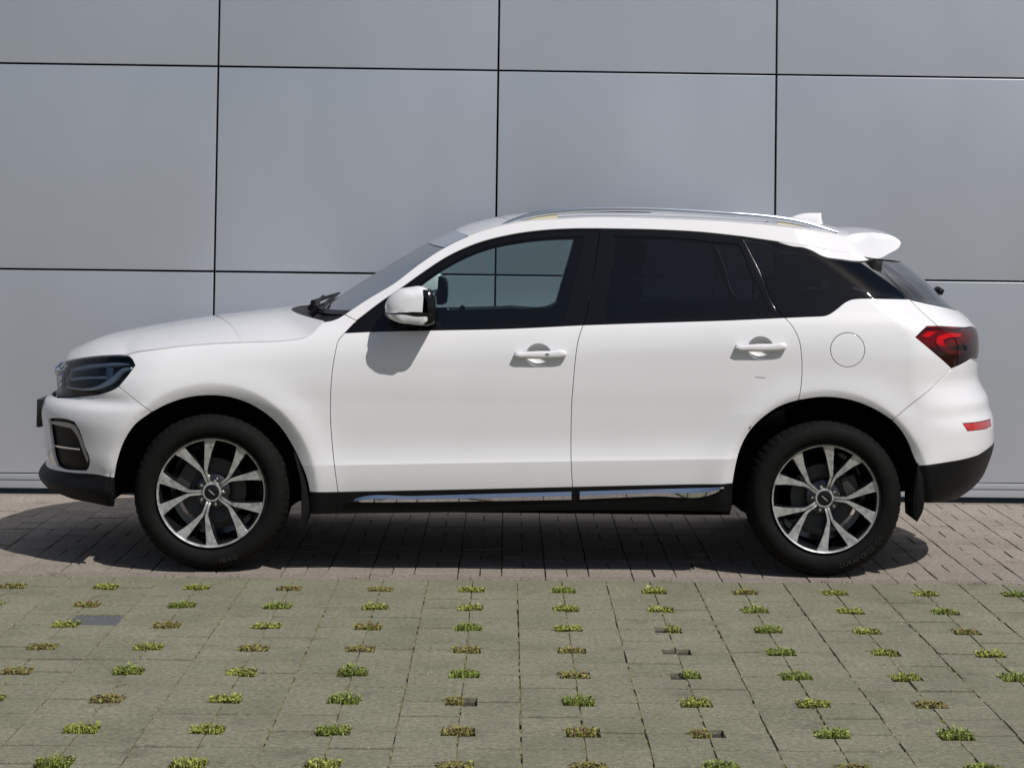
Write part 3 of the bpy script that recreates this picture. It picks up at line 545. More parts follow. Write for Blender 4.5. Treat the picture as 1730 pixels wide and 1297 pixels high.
# outlines of the panels in metres: PX = (length along the skin, height); QX = (length, height)
PX = {'hl_top': [[-2.3649, 0.9039],[-2.1776, 0.9334],[-2.0695, 0.9501],[-1.9476, 0.965],[-1.8718, 0.9716],[-1.8311, 0.9731]], 'hl_tr': [[-1.8311, 0.9731],[-1.8106, 0.9703],[-1.7917, 0.9584],[-1.7715, 0.9335]], 'hl_r': [[-1.7715, 0.9335],[-1.8064, 0.8827],[-1.8443, 0.8371]], 'hl_bot': [[-1.8443, 0.8371],[-1.8653, 0.8245],[-1.9376, 0.7985],[-2.0179, 0.783],[-2.0962, 0.771],[-2.2917, 0.7485]], 'hl_left': [[-2.2917, 0.7485],[-2.4157, 0.7532],[-2.4487, 0.81],[-2.4014, 0.8705],[-2.3649, 0.9039]], 'hood_side': [[-1.8311, 0.9731],[-1.7831, 0.9881],[-1.6888, 1.0035],[-1.5777, 1.0193],[-1.4145, 1.0353],[-1.2509, 1.0447],[-1.0876, 1.0539],[-1.02, 1.0629],[-0.9757, 1.0767],[-0.9542, 1.0953],[-0.9405, 1.1111],[-0.9114, 1.1417]], 'fender_cut': [[-1.8443, 0.8371],[-1.7392, 0.7696],[-1.7156, 0.7546],[-1.68, 0.7254]], 'arch_f1': [[-1.8529, 0.4213],[-1.8354, 0.4993],[-1.8054, 0.586],[-1.7483, 0.6725],[-1.68, 0.7254]], 'arch_f2': [[-1.68, 0.7254],[-1.6033, 0.7649],[-1.5206, 0.7927],[-1.4213, 0.8046],[-1.3214, 0.7964],[-1.2377, 0.769],[-1.1659, 0.7273],[-1.1018, 0.6713],[-1.0514, 0.6006],[-1.008, 0.5176],[-0.971, 0.4326],[-0.9569, 0.3704]], 'fender_bot': [[-0.9569, 0.3704],[-0.8269, 0.3715]], 'gap0': [[-0.8119, 1.0944],[-0.8361, 1.0644],[-0.8518, 0.9971],[-0.8599, 0.9409],[-0.8672, 0.8291],[-0.8669, 0.7175],[-0.8537, 0.5669],[-0.8356, 0.4334],[-0.8269, 0.3715]], 'foot': [[-0.9114, 1.1417],[-0.876, 1.1477],[-0.8438, 1.1601],[-0.8174, 1.1765]], 'pillar_cut': [[-0.8174, 1.1765],[-0.7608, 1.1498]], 'wt': [[-0.7608, 1.1498],[-0.6554, 1.2324],[-0.5567, 1.3018],[-0.471, 1.3653],[-0.3454, 1.4489],[-0.2181, 1.5075],[-0.0635, 1.5501],[0.0945, 1.5743],[0.228, 1.5835],[0.3643, 1.5861]], 'wt_r': [[0.3643, 1.5861],[0.634, 1.5841],[0.8369, 1.5757],[1.0328, 1.5576]], 'fblack': [[-0.7608, 1.1498],[-0.8119, 1.0944]], 'wtq': [[1.0328, 1.5576],[1.1583, 1.5385],[1.2675, 1.5124],[1.3155, 1.5075],[1.3485, 1.4969],[1.4057, 1.4683],[1.4979, 1.4544],[1.5811, 1.4462],[1.6328, 1.4486],[1.6928, 1.4587]], 'cantlow': [[1.0328, 1.5576],[1.2664, 1.5261],[1.4398, 1.5003],[1.6041, 1.4771]], 'cantlow2': [[1.6041, 1.4771],[1.6928, 1.4587]], 'belt_f': [[-0.8119, 1.0944],[-0.7088, 1.1007],[-0.4375, 1.111],[-0.0577, 1.1239],[0.282, 1.144]], 'belt_r': [[0.282, 1.144],[0.5951, 1.1586],[0.9769, 1.1754],[1.2121, 1.189]], 'q_bot': [[1.2121, 1.189],[1.3054, 1.1941],[1.3741, 1.1976],[1.3962, 1.1994],[1.4216, 1.2087],[1.4475, 1.225],[1.5026, 1.2643],[1.5254, 1.2739],[1.5561, 1.2783],[1.6432, 1.2795],[1.8231, 1.2757]], 'gap1u': [[0.3643, 1.5861],[0.3437, 1.4567],[0.3225, 1.3277],[0.3013, 1.2134],[0.282, 1.144]], 'gap1l': [[0.282, 1.144],[0.263, 1.0881],[0.2468, 0.9834],[0.2405, 0.8998],[0.2338, 0.8036],[0.2319, 0.6531],[0.2349, 0.5047],[0.242, 0.4052]], 'gap2u': [[1.0328, 1.5576],[1.1071, 1.3996],[1.1854, 1.2145],[1.2121, 1.189]], 'gap2l': [[1.2121, 1.189],[1.2474, 1.1456],[1.2741, 1.0882],[1.2848, 1.0172],[1.2862, 0.912],[1.2826, 0.877],[1.2732, 0.8141]], 'bot_f': [[-0.8269, 0.3715],[-0.2905, 0.3875],[0.242, 0.4052]], 'bot_r': [[0.242, 0.4052],[0.6021, 0.4171],[0.9779, 0.4288]], 'arch_r1': [[0.9779, 0.4288],[0.9847, 0.4806],[1.0087, 0.5861],[1.0522, 0.6708],[1.1189, 0.7395],[1.2025, 0.7919],[1.2732, 0.8141]], 'arch_r2': [[1.2732, 0.8141],[1.3756, 0.8287],[1.4668, 0.825],[1.5489, 0.8069],[1.6423, 0.7663],[1.7053, 0.7264]], 'arch_r3': [[1.7053, 0.7264],[1.7491, 0.6777],[1.782, 0.6231],[1.8139, 0.5482],[1.83, 0.5181]], 'tgap_u': [[1.6928, 1.4587],[1.7481, 1.3698],[1.8231, 1.2757]], 'tgap_l': [[1.8231, 1.2757],[1.8776, 1.217],[1.9427, 1.1547]], 'ditch': [[-0.8174, 1.1765],[-0.7198, 1.2434],[-0.596, 1.3197],[-0.4729, 1.4157],[-0.3782, 1.4798],[-0.255, 1.5419],[-0.1347, 1.5834],[-0.0143, 1.6116],[0.1695, 1.6279],[0.2978, 1.6363],[0.6353, 1.6368],[0.9951, 1.6249],[1.2059, 1.6088],[1.4381, 1.5815],[1.596, 1.5609]], 'spgap': [[1.596, 1.5609],[1.6041, 1.4771]], 'tl_a': [[1.8166, 1.1069],[1.8484, 1.1332],[1.8806, 1.1551]], 'tl_b': [[1.8806, 1.1551],[1.9427, 1.1547]], 'tl_c': [[1.9427, 1.1547],[2.1389, 1.1394]], 'tl_d': [[2.0134, 0.9591],[1.9134, 1.0317],[1.8166, 1.1069]], 'tl_e': [[2.1742, 0.9912],[2.0134, 0.9591]], 'bumpline': [[2.0134, 0.9591],[1.8981, 0.8753],[1.7528, 0.7682],[1.7053, 0.7264]], 'rb_bot': [[1.83, 0.5181],[1.9115, 0.5269],[2.0787, 0.539],[2.1606, 0.5453]], 'rbl_bot': [[1.8467, 0.3473],[1.8875, 0.3433],[2.0136, 0.3596]], 'rbl_l': [[1.83, 0.5181],[1.8415, 0.4402],[1.8467, 0.3473]], 'refl': [[2.0608, 0.7063],[2.335, 0.6965]], 'refl2': [[2.345, 0.658],[2.0901, 0.669]], 'refl3': [[2.0901, 0.669],[2.0608, 0.7063]], 'tg_glass_bot': [[1.8326, 1.2715],[1.9351, 1.2526],[2.0788, 1.2305]], 'fb_bot': [[-2.3585, 0.405],[-2.0921, 0.421],[-1.9249, 0.4289],[-1.8529, 0.4213]], 'fbl_bot': [[-2.2174, 0.3097],[-2.1114, 0.2988],[-1.9625, 0.2952],[-1.8581, 0.286]], 'fbl_r': [[-1.8581, 0.286],[-1.8529, 0.4213]], 'fog': [[-2.3028, 0.6532],[-2.2004, 0.667],[-2.1203, 0.6688],[-2.0766, 0.6632],[-2.0508, 0.6377],[-2.0143, 0.5607],[-1.9826, 0.4908],[-1.9875, 0.4673],[-2.0099, 0.4414],[-2.0925, 0.4347],[-2.1776, 0.4302],[-2.254, 0.4343]], 'fog_drl': [[-2.2876, 0.6439],[-2.1888, 0.6546],[-2.1049, 0.654],[-2.0723, 0.6462],[-2.0462, 0.6101],[-1.9931, 0.4999],[-1.9995, 0.4744],[-2.0293, 0.5264],[-2.0735, 0.6047],[-2.1054, 0.6291],[-2.1898, 0.6295],[-2.2893, 0.6296]], 'gl_f': [[-0.5727, 1.2257],[-0.4988, 1.2978],[-0.4077, 1.3692],[-0.283, 1.4443],[-0.1459, 1.4981],[-0.0393, 1.521],[0.0947, 1.539],[0.1863, 1.5451],[0.2807, 1.5483],[0.2889, 1.541],[0.2636, 1.4366],[0.2303, 1.309],[0.195, 1.172],[0.1814, 1.1626],[-0.058, 1.1463],[-0.3296, 1.1348],[-0.5686, 1.1277]], 'gl_r': [[0.4278, 1.5524],[0.6027, 1.5506],[0.7691, 1.5445],[0.9713, 1.5251],[1.0074, 1.5242],[1.0205, 1.5065],[1.0527, 1.4196],[1.0699, 1.3709],[1.0547, 1.2069],[1.0491, 1.2029],[0.8685, 1.1926],[0.5955, 1.1785],[0.3829, 1.1665],[0.3816, 1.1797],[0.4035, 1.3544]], 'gl_tri': [[1.0768, 1.371],[1.1405, 1.2294],[1.1452, 1.2134],[1.1395, 1.2093],[1.0615, 1.2044]], 'flap': [[1.5771, 1.0473],[1.5743, 1.0271],[1.5664, 1.0081],[1.5538, 0.9917],[1.5375, 0.9791],[1.5184, 0.9711],[1.4979, 0.9682],[1.4773, 0.9707],[1.4582, 0.9783],[1.4417, 0.9906],[1.429, 1.0067],[1.421, 1.0255],[1.4183, 1.0457],[1.4211, 1.066],[1.4293, 1.0849],[1.4422, 1.1011],[1.459, 1.1136],[1.4784, 1.1216],[1.4991, 1.1244],[1.5196, 1.122],[1.5386, 1.1144],[1.5547, 1.1022],[1.567, 1.0862],[1.5746, 1.0675]], 'sill_top_b': [[-0.9569, 0.3676],[-0.9541, 0.3044]], 'sill_bot': [[-0.9541, 0.2685],[-0.4613, 0.2777],[0.3882, 0.2973],[0.9772, 0.2987]], 'sill_r': [[0.9772, 0.2987],[0.9779, 0.4288]], 'sill_l': [[-0.9569, 0.3704],[-0.9541, 0.2685]], 'ch1': [[-0.7949, 0.3261],[-0.7329, 0.3497],[-0.4793, 0.3598],[-0.0742, 0.3757],[0.2396, 0.3877],[0.2404, 0.3488],[-0.0737, 0.34],[-0.4792, 0.3307]], 'ch2': [[0.2721, 0.3889],[0.6025, 0.4019],[0.8459, 0.4122],[0.9323, 0.4163],[0.9215, 0.4029],[0.8869, 0.3843],[0.6034, 0.3686],[0.2729, 0.3505]], 'hl1': [[-2.2732, 0.8836],[-2.1581, 0.9114],[-1.9923, 0.9363],[-1.8648, 0.9495],[-1.8177, 0.9469],[-1.8621, 0.9394],[-1.9874, 0.9237],[-2.1469, 0.898]], 'hl2': [[-2.2328, 0.8489],[-2.0997, 0.8695],[-1.9362, 0.8858],[-1.9338, 0.8769],[-2.0951, 0.8593],[-2.218, 0.8383]], 'hl3': [[-2.2732, 0.7993],[-1.9632, 0.8421],[-1.9143, 0.8691],[-1.8423, 0.925],[-1.7957, 0.9312],[-1.7883, 0.9237],[-1.8302, 0.9127],[-1.8944, 0.8519],[-1.9501, 0.8271],[-2.2813, 0.7854]], 'hl4': [[-1.9394, 0.9218],[-1.8992, 0.9218],[-1.8957, 0.8935],[-1.9099, 0.8641],[-1.9277, 0.8656]], 'hl5': [[-2.296, 0.7737],[-2.0169, 0.8113],[-1.8767, 0.8424],[-1.8879, 0.8232],[-1.9482, 0.8059],[-2.1093, 0.7807],[-2.2764, 0.7599]], 'c_lamp': [[2.1219, 1.1215],[1.9931, 1.1255],[1.946, 1.114],[1.9291, 1.0878],[1.9477, 1.0604],[1.9968, 1.0286],[2.0537, 1.0173],[2.1225, 1.0207],[2.1229, 1.04],[2.0542, 1.0419],[2.0095, 1.0551],[1.9808, 1.078],[1.9787, 1.0942],[2.0103, 1.1009],[2.1103, 1.0996]], 'c_lamp2': [[1.8554, 1.1133],[1.8897, 1.1365],[1.952, 1.1388],[1.9202, 1.1226],[1.8888, 1.1074]], 'rev': [[2.0802, 1.0771],[2.2176, 1.074],[2.2134, 1.0549],[2.088, 1.0589]], 'cup1': [[0.1376, 1.0064],[0.1349, 0.9902],[0.1269, 0.9754],[0.1141, 0.9637],[0.098, 0.956],[0.0801, 0.9532],[0.062, 0.9556],[0.0457, 0.9629],[0.0327, 0.9743],[0.0242, 0.9889],[0.0212, 1.005],[0.0238, 1.0212],[0.0319, 1.0359],[0.0446, 1.0475],[0.0608, 1.0551],[0.0788, 1.0579],[0.0968, 1.0556],[0.1131, 1.0484],[0.1261, 1.037],[0.1346, 1.0226]], 'cup2': [[1.1555, 1.0508],[1.1527, 1.0345],[1.1445, 1.0197],[1.1316, 1.0079],[1.1154, 1.0002],[1.0973, 0.9974],[1.0792, 0.9998],[1.0629, 1.007],[1.0499, 1.0185],[1.0415, 1.0331],[1.0385, 1.0493],[1.0414, 1.0656],[1.0498, 1.0803],[1.0628, 1.092],[1.0793, 1.0996],[1.0974, 1.1024],[1.1154, 1.1001],[1.1316, 1.0929],[1.1444, 1.0815],[1.1526, 1.067]], 'fogline': [[-2.3448, 0.5278],[-2.1975, 0.5347],[-2.052, 0.5406],[-2.052, 0.5337],[-2.1979, 0.5263],[-2.3463, 0.519]], 'bumpcrease': [[-2.3148, 0.6738]], 'handle1_c': [[0.0874, 1.0112]], 'handle2_c': [[1.0997, 1.0555]]}
QX = {'hood_mid': [[-2.2938, 0.8738],[-2.2882, 0.8916],[-2.2767, 0.9066],[-2.2418, 0.9382],[-2.1773, 0.9711],[-2.0861, 1.0099],[-1.9266, 1.0487],[-1.7282, 1.0856],[-1.5295, 1.1163],[-1.3423, 1.1409],[-1.1401, 1.1657]], 'ws_mid': [[-1.0141, 1.1573],[-0.9935, 1.1664],[-0.9261, 1.2117],[-0.7365, 1.3369],[-0.485, 1.4875],[-0.3345, 1.5657]], 'roof_mid': [[-0.335, 1.5654],[-0.2876, 1.5881],[-0.2311, 1.6047],[-0.1359, 1.6289],[-0.0734, 1.6402],[0.0549, 1.6568],[0.2342, 1.6697],[0.4437, 1.6754],[0.8035, 1.6742],[1.2542, 1.6532],[1.5253, 1.6148],[1.6761, 1.5838]], 'rail_top': [[-0.1338, 1.5832],[-0.0589, 1.6219],[0.0189, 1.6509],[0.1165, 1.6717],[0.2199, 1.6835],[0.3542, 1.6903],[0.6065, 1.6903],[0.8873, 1.6792],[1.2107, 1.6574],[1.2952, 1.6453],[1.4222, 1.6133],[1.5013, 1.5863]], 'rail_bot': [[-0.0975, 1.5862],[-0.0085, 1.6156],[0.0751, 1.6363],[0.2147, 1.6549],[0.4106, 1.6653],[0.6629, 1.665],[0.9438, 1.6505],[1.211, 1.6288],[1.3096, 1.6147],[1.4365, 1.5841],[1.4957, 1.5807]], 'fin': [[1.3445, 1.6394],[1.3655, 1.6487],[1.3955, 1.6611],[1.4285, 1.6687],[1.5158, 1.6717],[1.519, 1.6417],[1.5284, 1.6059],[1.4049, 1.6163]], 'spoil': [[1.5709, 1.5611],[1.6274, 1.5774],[1.7338, 1.5765],[1.7793, 1.5647],[1.8092, 1.5445],[1.8133, 1.5332],[1.8038, 1.519],[1.7416, 1.4844],[1.6851, 1.4611],[1.6056, 1.4756]], 'mirror': [[-0.6025, 1.1641],[-0.6216, 1.1906],[-0.6169, 1.2308],[-0.5857, 1.2847],[-0.5592, 1.3025],[-0.5164, 1.311],[-0.4468, 1.3146],[-0.4253, 1.3081],[-0.4113, 1.2735],[-0.4075, 1.2012],[-0.3994, 1.1933],[-0.3962, 1.1639],[-0.4121, 1.1476],[-0.487, 1.1414],[-0.562, 1.1432]], 'wiper': [[2.0942, 1.2925],[2.1152, 1.3077],[2.1394, 1.2901],[2.1275, 1.266]], 'rim_f': [[-1.4044, 0.3621]], 'rim_r': [[1.4046, 0.3628]], 'handle1': [[-0.0344, 1.0035],[-0.0237, 1.0131],[0.0113, 1.0202],[0.0652, 1.0254],[0.1462, 1.0285],[0.1867, 1.0336],[0.2043, 1.0278],[0.2099, 1.0144],[0.206, 1.0036],[0.1872, 0.9967],[0.1332, 0.992],[0.0252, 0.9908],[-0.0235, 0.9943]], 'handle2': [[0.9768, 1.0479],[0.9876, 1.0575],[1.0228, 1.0646],[1.077, 1.0698],[1.1584, 1.0729],[1.1991, 1.078],[1.2128, 1.0722],[1.217, 1.0588],[1.213, 1.0479],[1.1967, 1.0423],[1.1452, 1.0364],[1.0367, 1.0351],[0.9878, 1.0386]], 'cap': [[-0.6229, 1.1949],[-0.6209, 1.2352],[-0.6053, 1.2649],[-0.5868, 1.2839],[-0.5602, 1.3016],[-0.5174, 1.3102],[-0.4476, 1.3138],[-0.4287, 1.3046],[-0.4176, 1.2806],[-0.4103, 1.2458],[-0.4083, 1.2015],[-0.4888, 1.2006],[-0.5694, 1.2009]], 'low': [[-0.6256, 1.1909],[-0.5692, 1.1889],[-0.4885, 1.1805],[-0.408, 1.1814],[-0.4077, 1.1626],[-0.4236, 1.1504],[-0.5148, 1.1466],[-0.574, 1.154],[-0.6091, 1.171]], 'slit': [[-0.5855, 1.2007],[-0.4889, 1.2019],[-0.3948, 1.199],[-0.3919, 1.1843],[-0.4885, 1.1791],[-0.5745, 1.1875]], 'rearh': [[-0.4488, 1.3059],[-0.419, 1.3008],[-0.3999, 1.2822],[-0.3911, 1.2392],[-0.3904, 1.1908],[-0.3952, 1.1504],[-0.4192, 1.1393],[-0.4569, 1.1389]], 'brk': [[-2.3547, 0.7124],[-2.3006, 0.7346],[-2.2973, 0.5808],[-2.3518, 0.5802]], 'emb': [[-2.3133, 0.8525],[-2.2845, 0.8793],[-2.2802, 0.8147],[-2.3035, 0.8086],[-2.3127, 0.8261]], 'flapf': [[-1.0321, 0.5603],[-1.0124, 0.5199],[-0.9839, 0.4444],[-0.9635, 0.3634],[-0.9616, 0.2552],[-0.9851, 0.2009],[-0.9919, 0.2819],[-0.9938, 0.3901]], 'flapr': [[1.8285, 0.5382],[1.8481, 0.4865],[1.8598, 0.3912],[1.8521, 0.3094],[1.8277, 0.2628],[1.8083, 0.2762],[1.8051, 0.3498],[1.8179, 0.4726]]}

# ============================ ground ============================
def box_mesh(name, polys, mats, z0=-.022, ch=.003):
    """stones: each polygon (list of x, y) becomes a block with a chamfered top edge; all in one mesh"""
    V = []; F = []
    for poly in polys:
        A = np.array(poly); n = len(A); I = inset(A, ch)
        b = len(V)
        V += [(x, y, z0) for x, y in A] + [(x, y, -ch) for x, y in A] + [(x, y, 0) for x, y in I]
        for i in range(n):
            j = (i + 1) % n
            F.append((b+i, b+j, b+n+j, b+n+i)); F.append((b+n+i, b+n+j, b+2*n+j, b+2*n+i))
        F.append(tuple(b + 2*n + i for i in range(n)))
    me = bpy.data.meshes.new(name); me.from_pydata(V, [], F)
    for m in mats: me.materials.append(m)
    me.update(); return me
g = mesh_obj('ground', [(-60, -90, -.022), (60, -90, -.022), (60, 3.2, -.022), (-60, 3.2, -.022)], [(0, 1, 2, 3)], M_SAND, None, False); tag(g, kind='structure', label='sandy bed under the paving', cat=None)
far = mesh_obj('forecourt', [(-60, -90, -.006), (60, -90, -.006), (60, -6.2, -.006), (-60, -6.2, -.006)], [(0, 1, 2, 3)], M_PAVER, None, False); tag(far, kind='structure', label='concrete forecourt in front of the parked car')

paving = bpy.data.objects.new('pavement', None); COL.objects.link(paving); tag(paving, kind='structure', label='greenish concrete grass pavers with square planting holes')
NX, NY = .052, .050
def stone_poly(sx, sy, dy=.2, gx=.0020, gy=.0044):
    # corner (sx, sy) of the cell is notched; cell spans 0..0.2 in x, 0..-dy in y, coordinates about its centre
    x0, x1, y0, y1 = -.1 + gx, .1 - gx, -dy/2 + gy, dy/2 - gy
    P = [(x0, y0), (x1, y0), (x1, y1), (x0, y1)]
    if sx == -9: return P
    cx = x0 if sx < 0 else x1; cy = y0 if sy < 0 else y1
    i = P.index((cx, cy)); nx, ny = -sx * NX, -sy * NY
    # replace corner by three points keeping counter-clockwise order
    prev = P[i-1]; a = (cx, cy + ny) if prev[0] == cx else (cx + nx, cy)
    b = (cx + nx, cy) if prev[0] == cx else (cx, cy + ny)
    return P[:i] + [a, (cx + nx, cy + ny), b] + P[i+1:]
var = {}
for sx in (-1, 1):
    for sy in (-1, 1):
        var[sx, sy, 0] = box_mesh('paver', [stone_poly(sx, sy)], [M_PAVER]); var[sx, sy, 1] = box_mesh('paver', [stone_poly(sx, sy, .2475)], [M_PAVER])
cells = []
for b in range(-1, 30):
    for a in range(-42, 42):
        dy = .2; yc = -.2 * b - .1
        if b == -1: dy = .2475; yc = .2475 / 2
        xc = .2 * a + .1
        sx = -1 if a % 2 == 0 else 1; sy = (1 if b % 2 == 0 else -1)
        if b == -1: sy = -1
        cells.append((xc, yc, sx, sy, dy, a, b))
def in_view(x, y, m=.05):
    D = y + 8.943; px = 941.8 + 3414 * ((x - .135) / D - .0241); py = 350 + 5731 / D
    return -60 < px < 1790 and py < 1340
rnd = random.Random(3)
vis = sorted([c for c in cells if in_view(c[0], c[1])], key=lambda c: c[1])
single = set((c[5], c[6]) for c in vis[:300])
rest = []
DARKCELL = (-11, -1 + 1)
for xc, yc, sx, sy, dy, a, b in cells:
    if (a, b) in single:
        o = bpy.data.objects.new('paver', var[sx, sy, 1 if b == -1 else 0]); COL.objects.link(o); o.parent = paving
        if (a, b) == (-8, 3):
            o.data = o.data.copy(); o.data.materials[0] = M_PAVERDARK; o['label'] = 'dark grey stone among the greenish pavers'
        o.location = (xc + rnd.gauss(0, .0007), yc + rnd.gauss(0, .0006), rnd.uniform(-.0030, .0012)); o.rotation_euler = (rnd.gauss(0, .009), rnd.gauss(0, .006), rnd.gauss(0, .0035))
    else:
        rest.append([(x + xc, y + yc) for x, y in stone_poly(sx, sy, dy)])
o = link('paver_field', box_mesh('paver_field', rest, [M_PAVER]), paving); tag(o, kind='stuff')
# moss and sand filling the long joints
V = []; F = []
for a in range(-20, 21):
    for b in range(-1, 16):
        y1, y0 = -.2 * b, -.2 * b - .2
        if b == -1: y1 = .245
        if a % 2 == 0:
            if b % 2 == 0: y1 -= .05
            else: y0 += .05
        n_ = 4
        for q in range(n_):
            if rnd.random() < .22: continue
            ya, yb = y0 + (y1 - y0) * q / n_, y0 + (y1 - y0) * (q + 1) / n_; k = len(V); zz = rnd.uniform(-.008, -.002)
            V += [(.2*a - .0032, ya, zz), (.2*a + .0032, ya, zz), (.2*a + .0032, yb, zz + .001), (.2*a - .0032, yb, zz + .001)]; F.append((k, k+1, k+2, k+3))
mesh_obj('joint_fill', V, F, M_JOINT, paving, False)['kind'] = 'stuff'
# soil in the planting holes
V = []; F = []
for b in range(0, 15):
    for a in range(-20, 21):
        x, y = .4 * a, -.4 * b; k = len(V)
        V += [(x-.05, y-.048, -.016), (x+.05, y-.048, -.016), (x+.05, y+.048, -.016), (x-.05, y+.048, -.016)]; F.append((k, k+1, k+2, k+3))
mesh_obj('soil', V, F, M_SOIL, paving, False)['kind'] = 'stuff'

lot = bpy.data.objects.new('parking_bay', None); COL.objects.link(lot); tag(lot, kind='structure', label='strip of reddish block paving between the green pavers and the wall')
bricks = []
for j in range(12):
    for i in range(-38, 38):
        x = -.07 + .2 * i; y = .352 + .2 * j
        if (i + j) % 2 == 0:      # two side by side, long side in depth
            bricks += [(x + .05, y + .1, 'v'), (x + .15, y + .1, 'v')]
        else:
            bricks += [(x + .1, y + .05, 'h'), (x + .1, y + .15, 'h')]
def rect(w, h, g=.0019): return [(-w/2 + g, -h/2 + g), (w/2 - g, -h/2 + g), (w/2 - g, h/2 - g), (-w/2 + g, h/2 - g)]
bm_h = box_mesh('brick', [rect(.2, .1)], [M_BRICK], ch=.0035); bm_v = box_mesh('brick', [rect(.1, .2)], [M_BRICK], ch=.0035)
def hidden(x, y):
    D = y + 8.943; px = 941.8 + 3414 * ((x - .135) / D - .0241); py = 350.7 + 5731 / D + (px - 865) * .011
    if px < -20 or px > 1760: return True
    if 215 < px < 520 and py < 955 or 1250 < px < 1520 and py < 962: return True
    return 520 <= px <= 1250 and py < 862
vb = [k for k, b in enumerate(bricks) if not hidden(b[0], b[1])]
vb.sort(key=lambda k: bricks[k][1] + (0 if bricks[k][0] > 1.7 or bricks[k][0] < -1.2 else .35))
keep = set(vb[:296]); rest = []
for k, (x, y, t) in enumerate(bricks):
    if k in keep:
        o = bpy.data.objects.new('brick', bm_h if t == 'h' else bm_v); COL.objects.link(o); o.parent = lot
        o.location = (x + rnd.gauss(0, .0008), y + rnd.gauss(0, .0007), rnd.uniform(-.0025, .0015)); o.rotation_euler = (rnd.gauss(0, .006), rnd.gauss(0, .006), rnd.gauss(0, .006))
    else:
        rest.append([(x + p, y + q) for p, q in (rect(.2, .1) if t == 'h' else rect(.1, .2))])
tag(link('brick_field', box_mesh('brick_field', rest, [M_BRICK], ch=.0035), lot), kind='stuff')
em = box_mesh('edging_block', [rect(.4, .1, .0015)], [M_EDGE], ch=.004)
for i in range(-10, 10):
    o = bpy.data.objects.new('edging_block', em); COL.objects.link(o); o.parent = lot; o.location = (.13 + .4 * i, .3, rnd.uniform(-.001, .001)); o.rotation_euler = (rnd.gauss(0, .004), rnd.gauss(0, .003), 0)
em2 = box_mesh('wall_edging_block', [rect(.4, .055, .0015)], [M_EDGE], ch=.004)
for i in range(-13, 13):
    o = bpy.data.objects.new('wall_edging_block', em2); COL.objects.link(o); o.parent = lot; o.location = (.2 + .4 * i, 2.782, rnd.uniform(-.001, .001))
# moss and crumbs lying in the joints
V = []; F = []
def blade(V, F, x, y, z, h, lean, w, ang):
    k = len(V); dx, dy = math.cos(ang), math.sin(ang); px, py = -dy, dx
    V += [(x - px*w, y - py*w, z), (x + px*w, y + py*w, z), (x + dx*lean*.55 + px*w*1.1, y + dy*lean*.55 + py*w*1.1, z + h*.7), (x + dx*lean*.55 - px*w*1.1, y + dy*lean*.55 - py*w*1.1, z + h*.7), (x + dx*lean, y + dy*lean, z + h)]
    F += [(k, k+1, k+2, k+3), (k+3, k+2, k+4)]
for n in range(5200):
    a = rnd.randrange(-16, 17)
    if rnd.random() < .70: x = .2 * a + rnd.gauss(0, .0018); y = rnd.choice([rnd.uniform(-3.2, .25)] * 2 + [-.2 * rnd.randrange(0, 16) + rnd.gauss(0, .01)])
    else: y = -.2 * rnd.randrange(0, 16) + rnd.gauss(0, .001); x = rnd.uniform(-3.2, 3.2)
    if rnd.random() < .5 and math.sin(x * 5.1 + y * 3.3) * math.sin(y * 7.7 - x * 2) < .1: continue
    blade(V, F, x, y, -.008, rnd.uniform(.006, .013), rnd.uniform(.0, .007), rnd.uniform(.0008, .002), rnd.uniform(0, 2*PI))
for n in range(700):
    x = rnd.uniform(-3.2, 3.4); 
    if math.sin(x * 9) + math.sin(x * 23 + 1) < .5: continue
    blade(V, F, x, .249 + rnd.gauss(0, .003), -.006, rnd.uniform(.008, .018), rnd.uniform(0, .01), rnd.uniform(.001, .0025), rnd.uniform(0, 2*PI))
m = mesh_obj('moss', V, F, M_LEAFR, None, False); tag(m, 'thin moss and seedlings growing in the paver joints', 'moss', None, 'stuff')
# pale grit scattered over the paving
V = []; F = []
for n in range(900):
    x, y = rnd.uniform(-3.3, 3.3), rnd.uniform(-3.0, 2.7); r = rnd.uniform(.0012, .0035); k = len(V); a0 = rnd.uniform(0, 6)
    V += [(x + r*math.cos(a0 + i*2.09), y + r*math.sin(a0 + i*2.09), .0005) for i in range(3)] + [(x, y, r*.9)]
    F += [(k, k+1, k+3), (k+1, k+2, k+3), (k+2, k, k+3)]
m = mesh_obj('grit', V, F, simple('pale_grit', (.42, .40, .36), .9), None, False); tag(m, 'pale grit scattered over the paving stones', 'grit', None, 'stuff')

# ============================ weeds in the holes ============================
def weed_mesh(seed, n, hmax, fill=(-1, 1), leafy=.5):
    r = random.Random(seed); V = []; F = []
    for k in range(n):
        x = r.uniform(fill[0], fill[1]) * .053; y = r.uniform(-1, 1) * .047
        h = r.uniform(.25, 1.15) * hmax * (1 - .4 * abs(x) / .05)
        if r.random() < leafy:   # small broad leaf
            a = r.uniform(0, 2*PI); L = r.uniform(.006, .015); w = L * .42; z = -.006 + h * .8; dx, dy = math.cos(a), math.sin(a); px, py = -dy, dx; up = r.uniform(-.2, .8) * L
            b = len(V); V += [(x, y, z), (x + dx*L*.5 + px*w, y + dy*L*.5 + py*w, z + up*.6), (x + dx*L, y + dy*L, z + up), (x + dx*L*.5 - px*w, y + dy*L*.5 - py*w, z + up*.6)]
            F += [(b, b+1, b+2, b+3)]
            if r.random() < .4: blade(V, F, x, y, -.014, h + .008, .001, .0006, a)
        else:
            blade(V, F, x, y, -.014, h + .012, r.uniform(.003, .018), r.uniform(.0009, .0020), r.uniform(0, 2*PI))
    me = bpy.data.meshes.new('weed_tuft'); me.from_pydata(V, [], F)
    return me
kinds = []
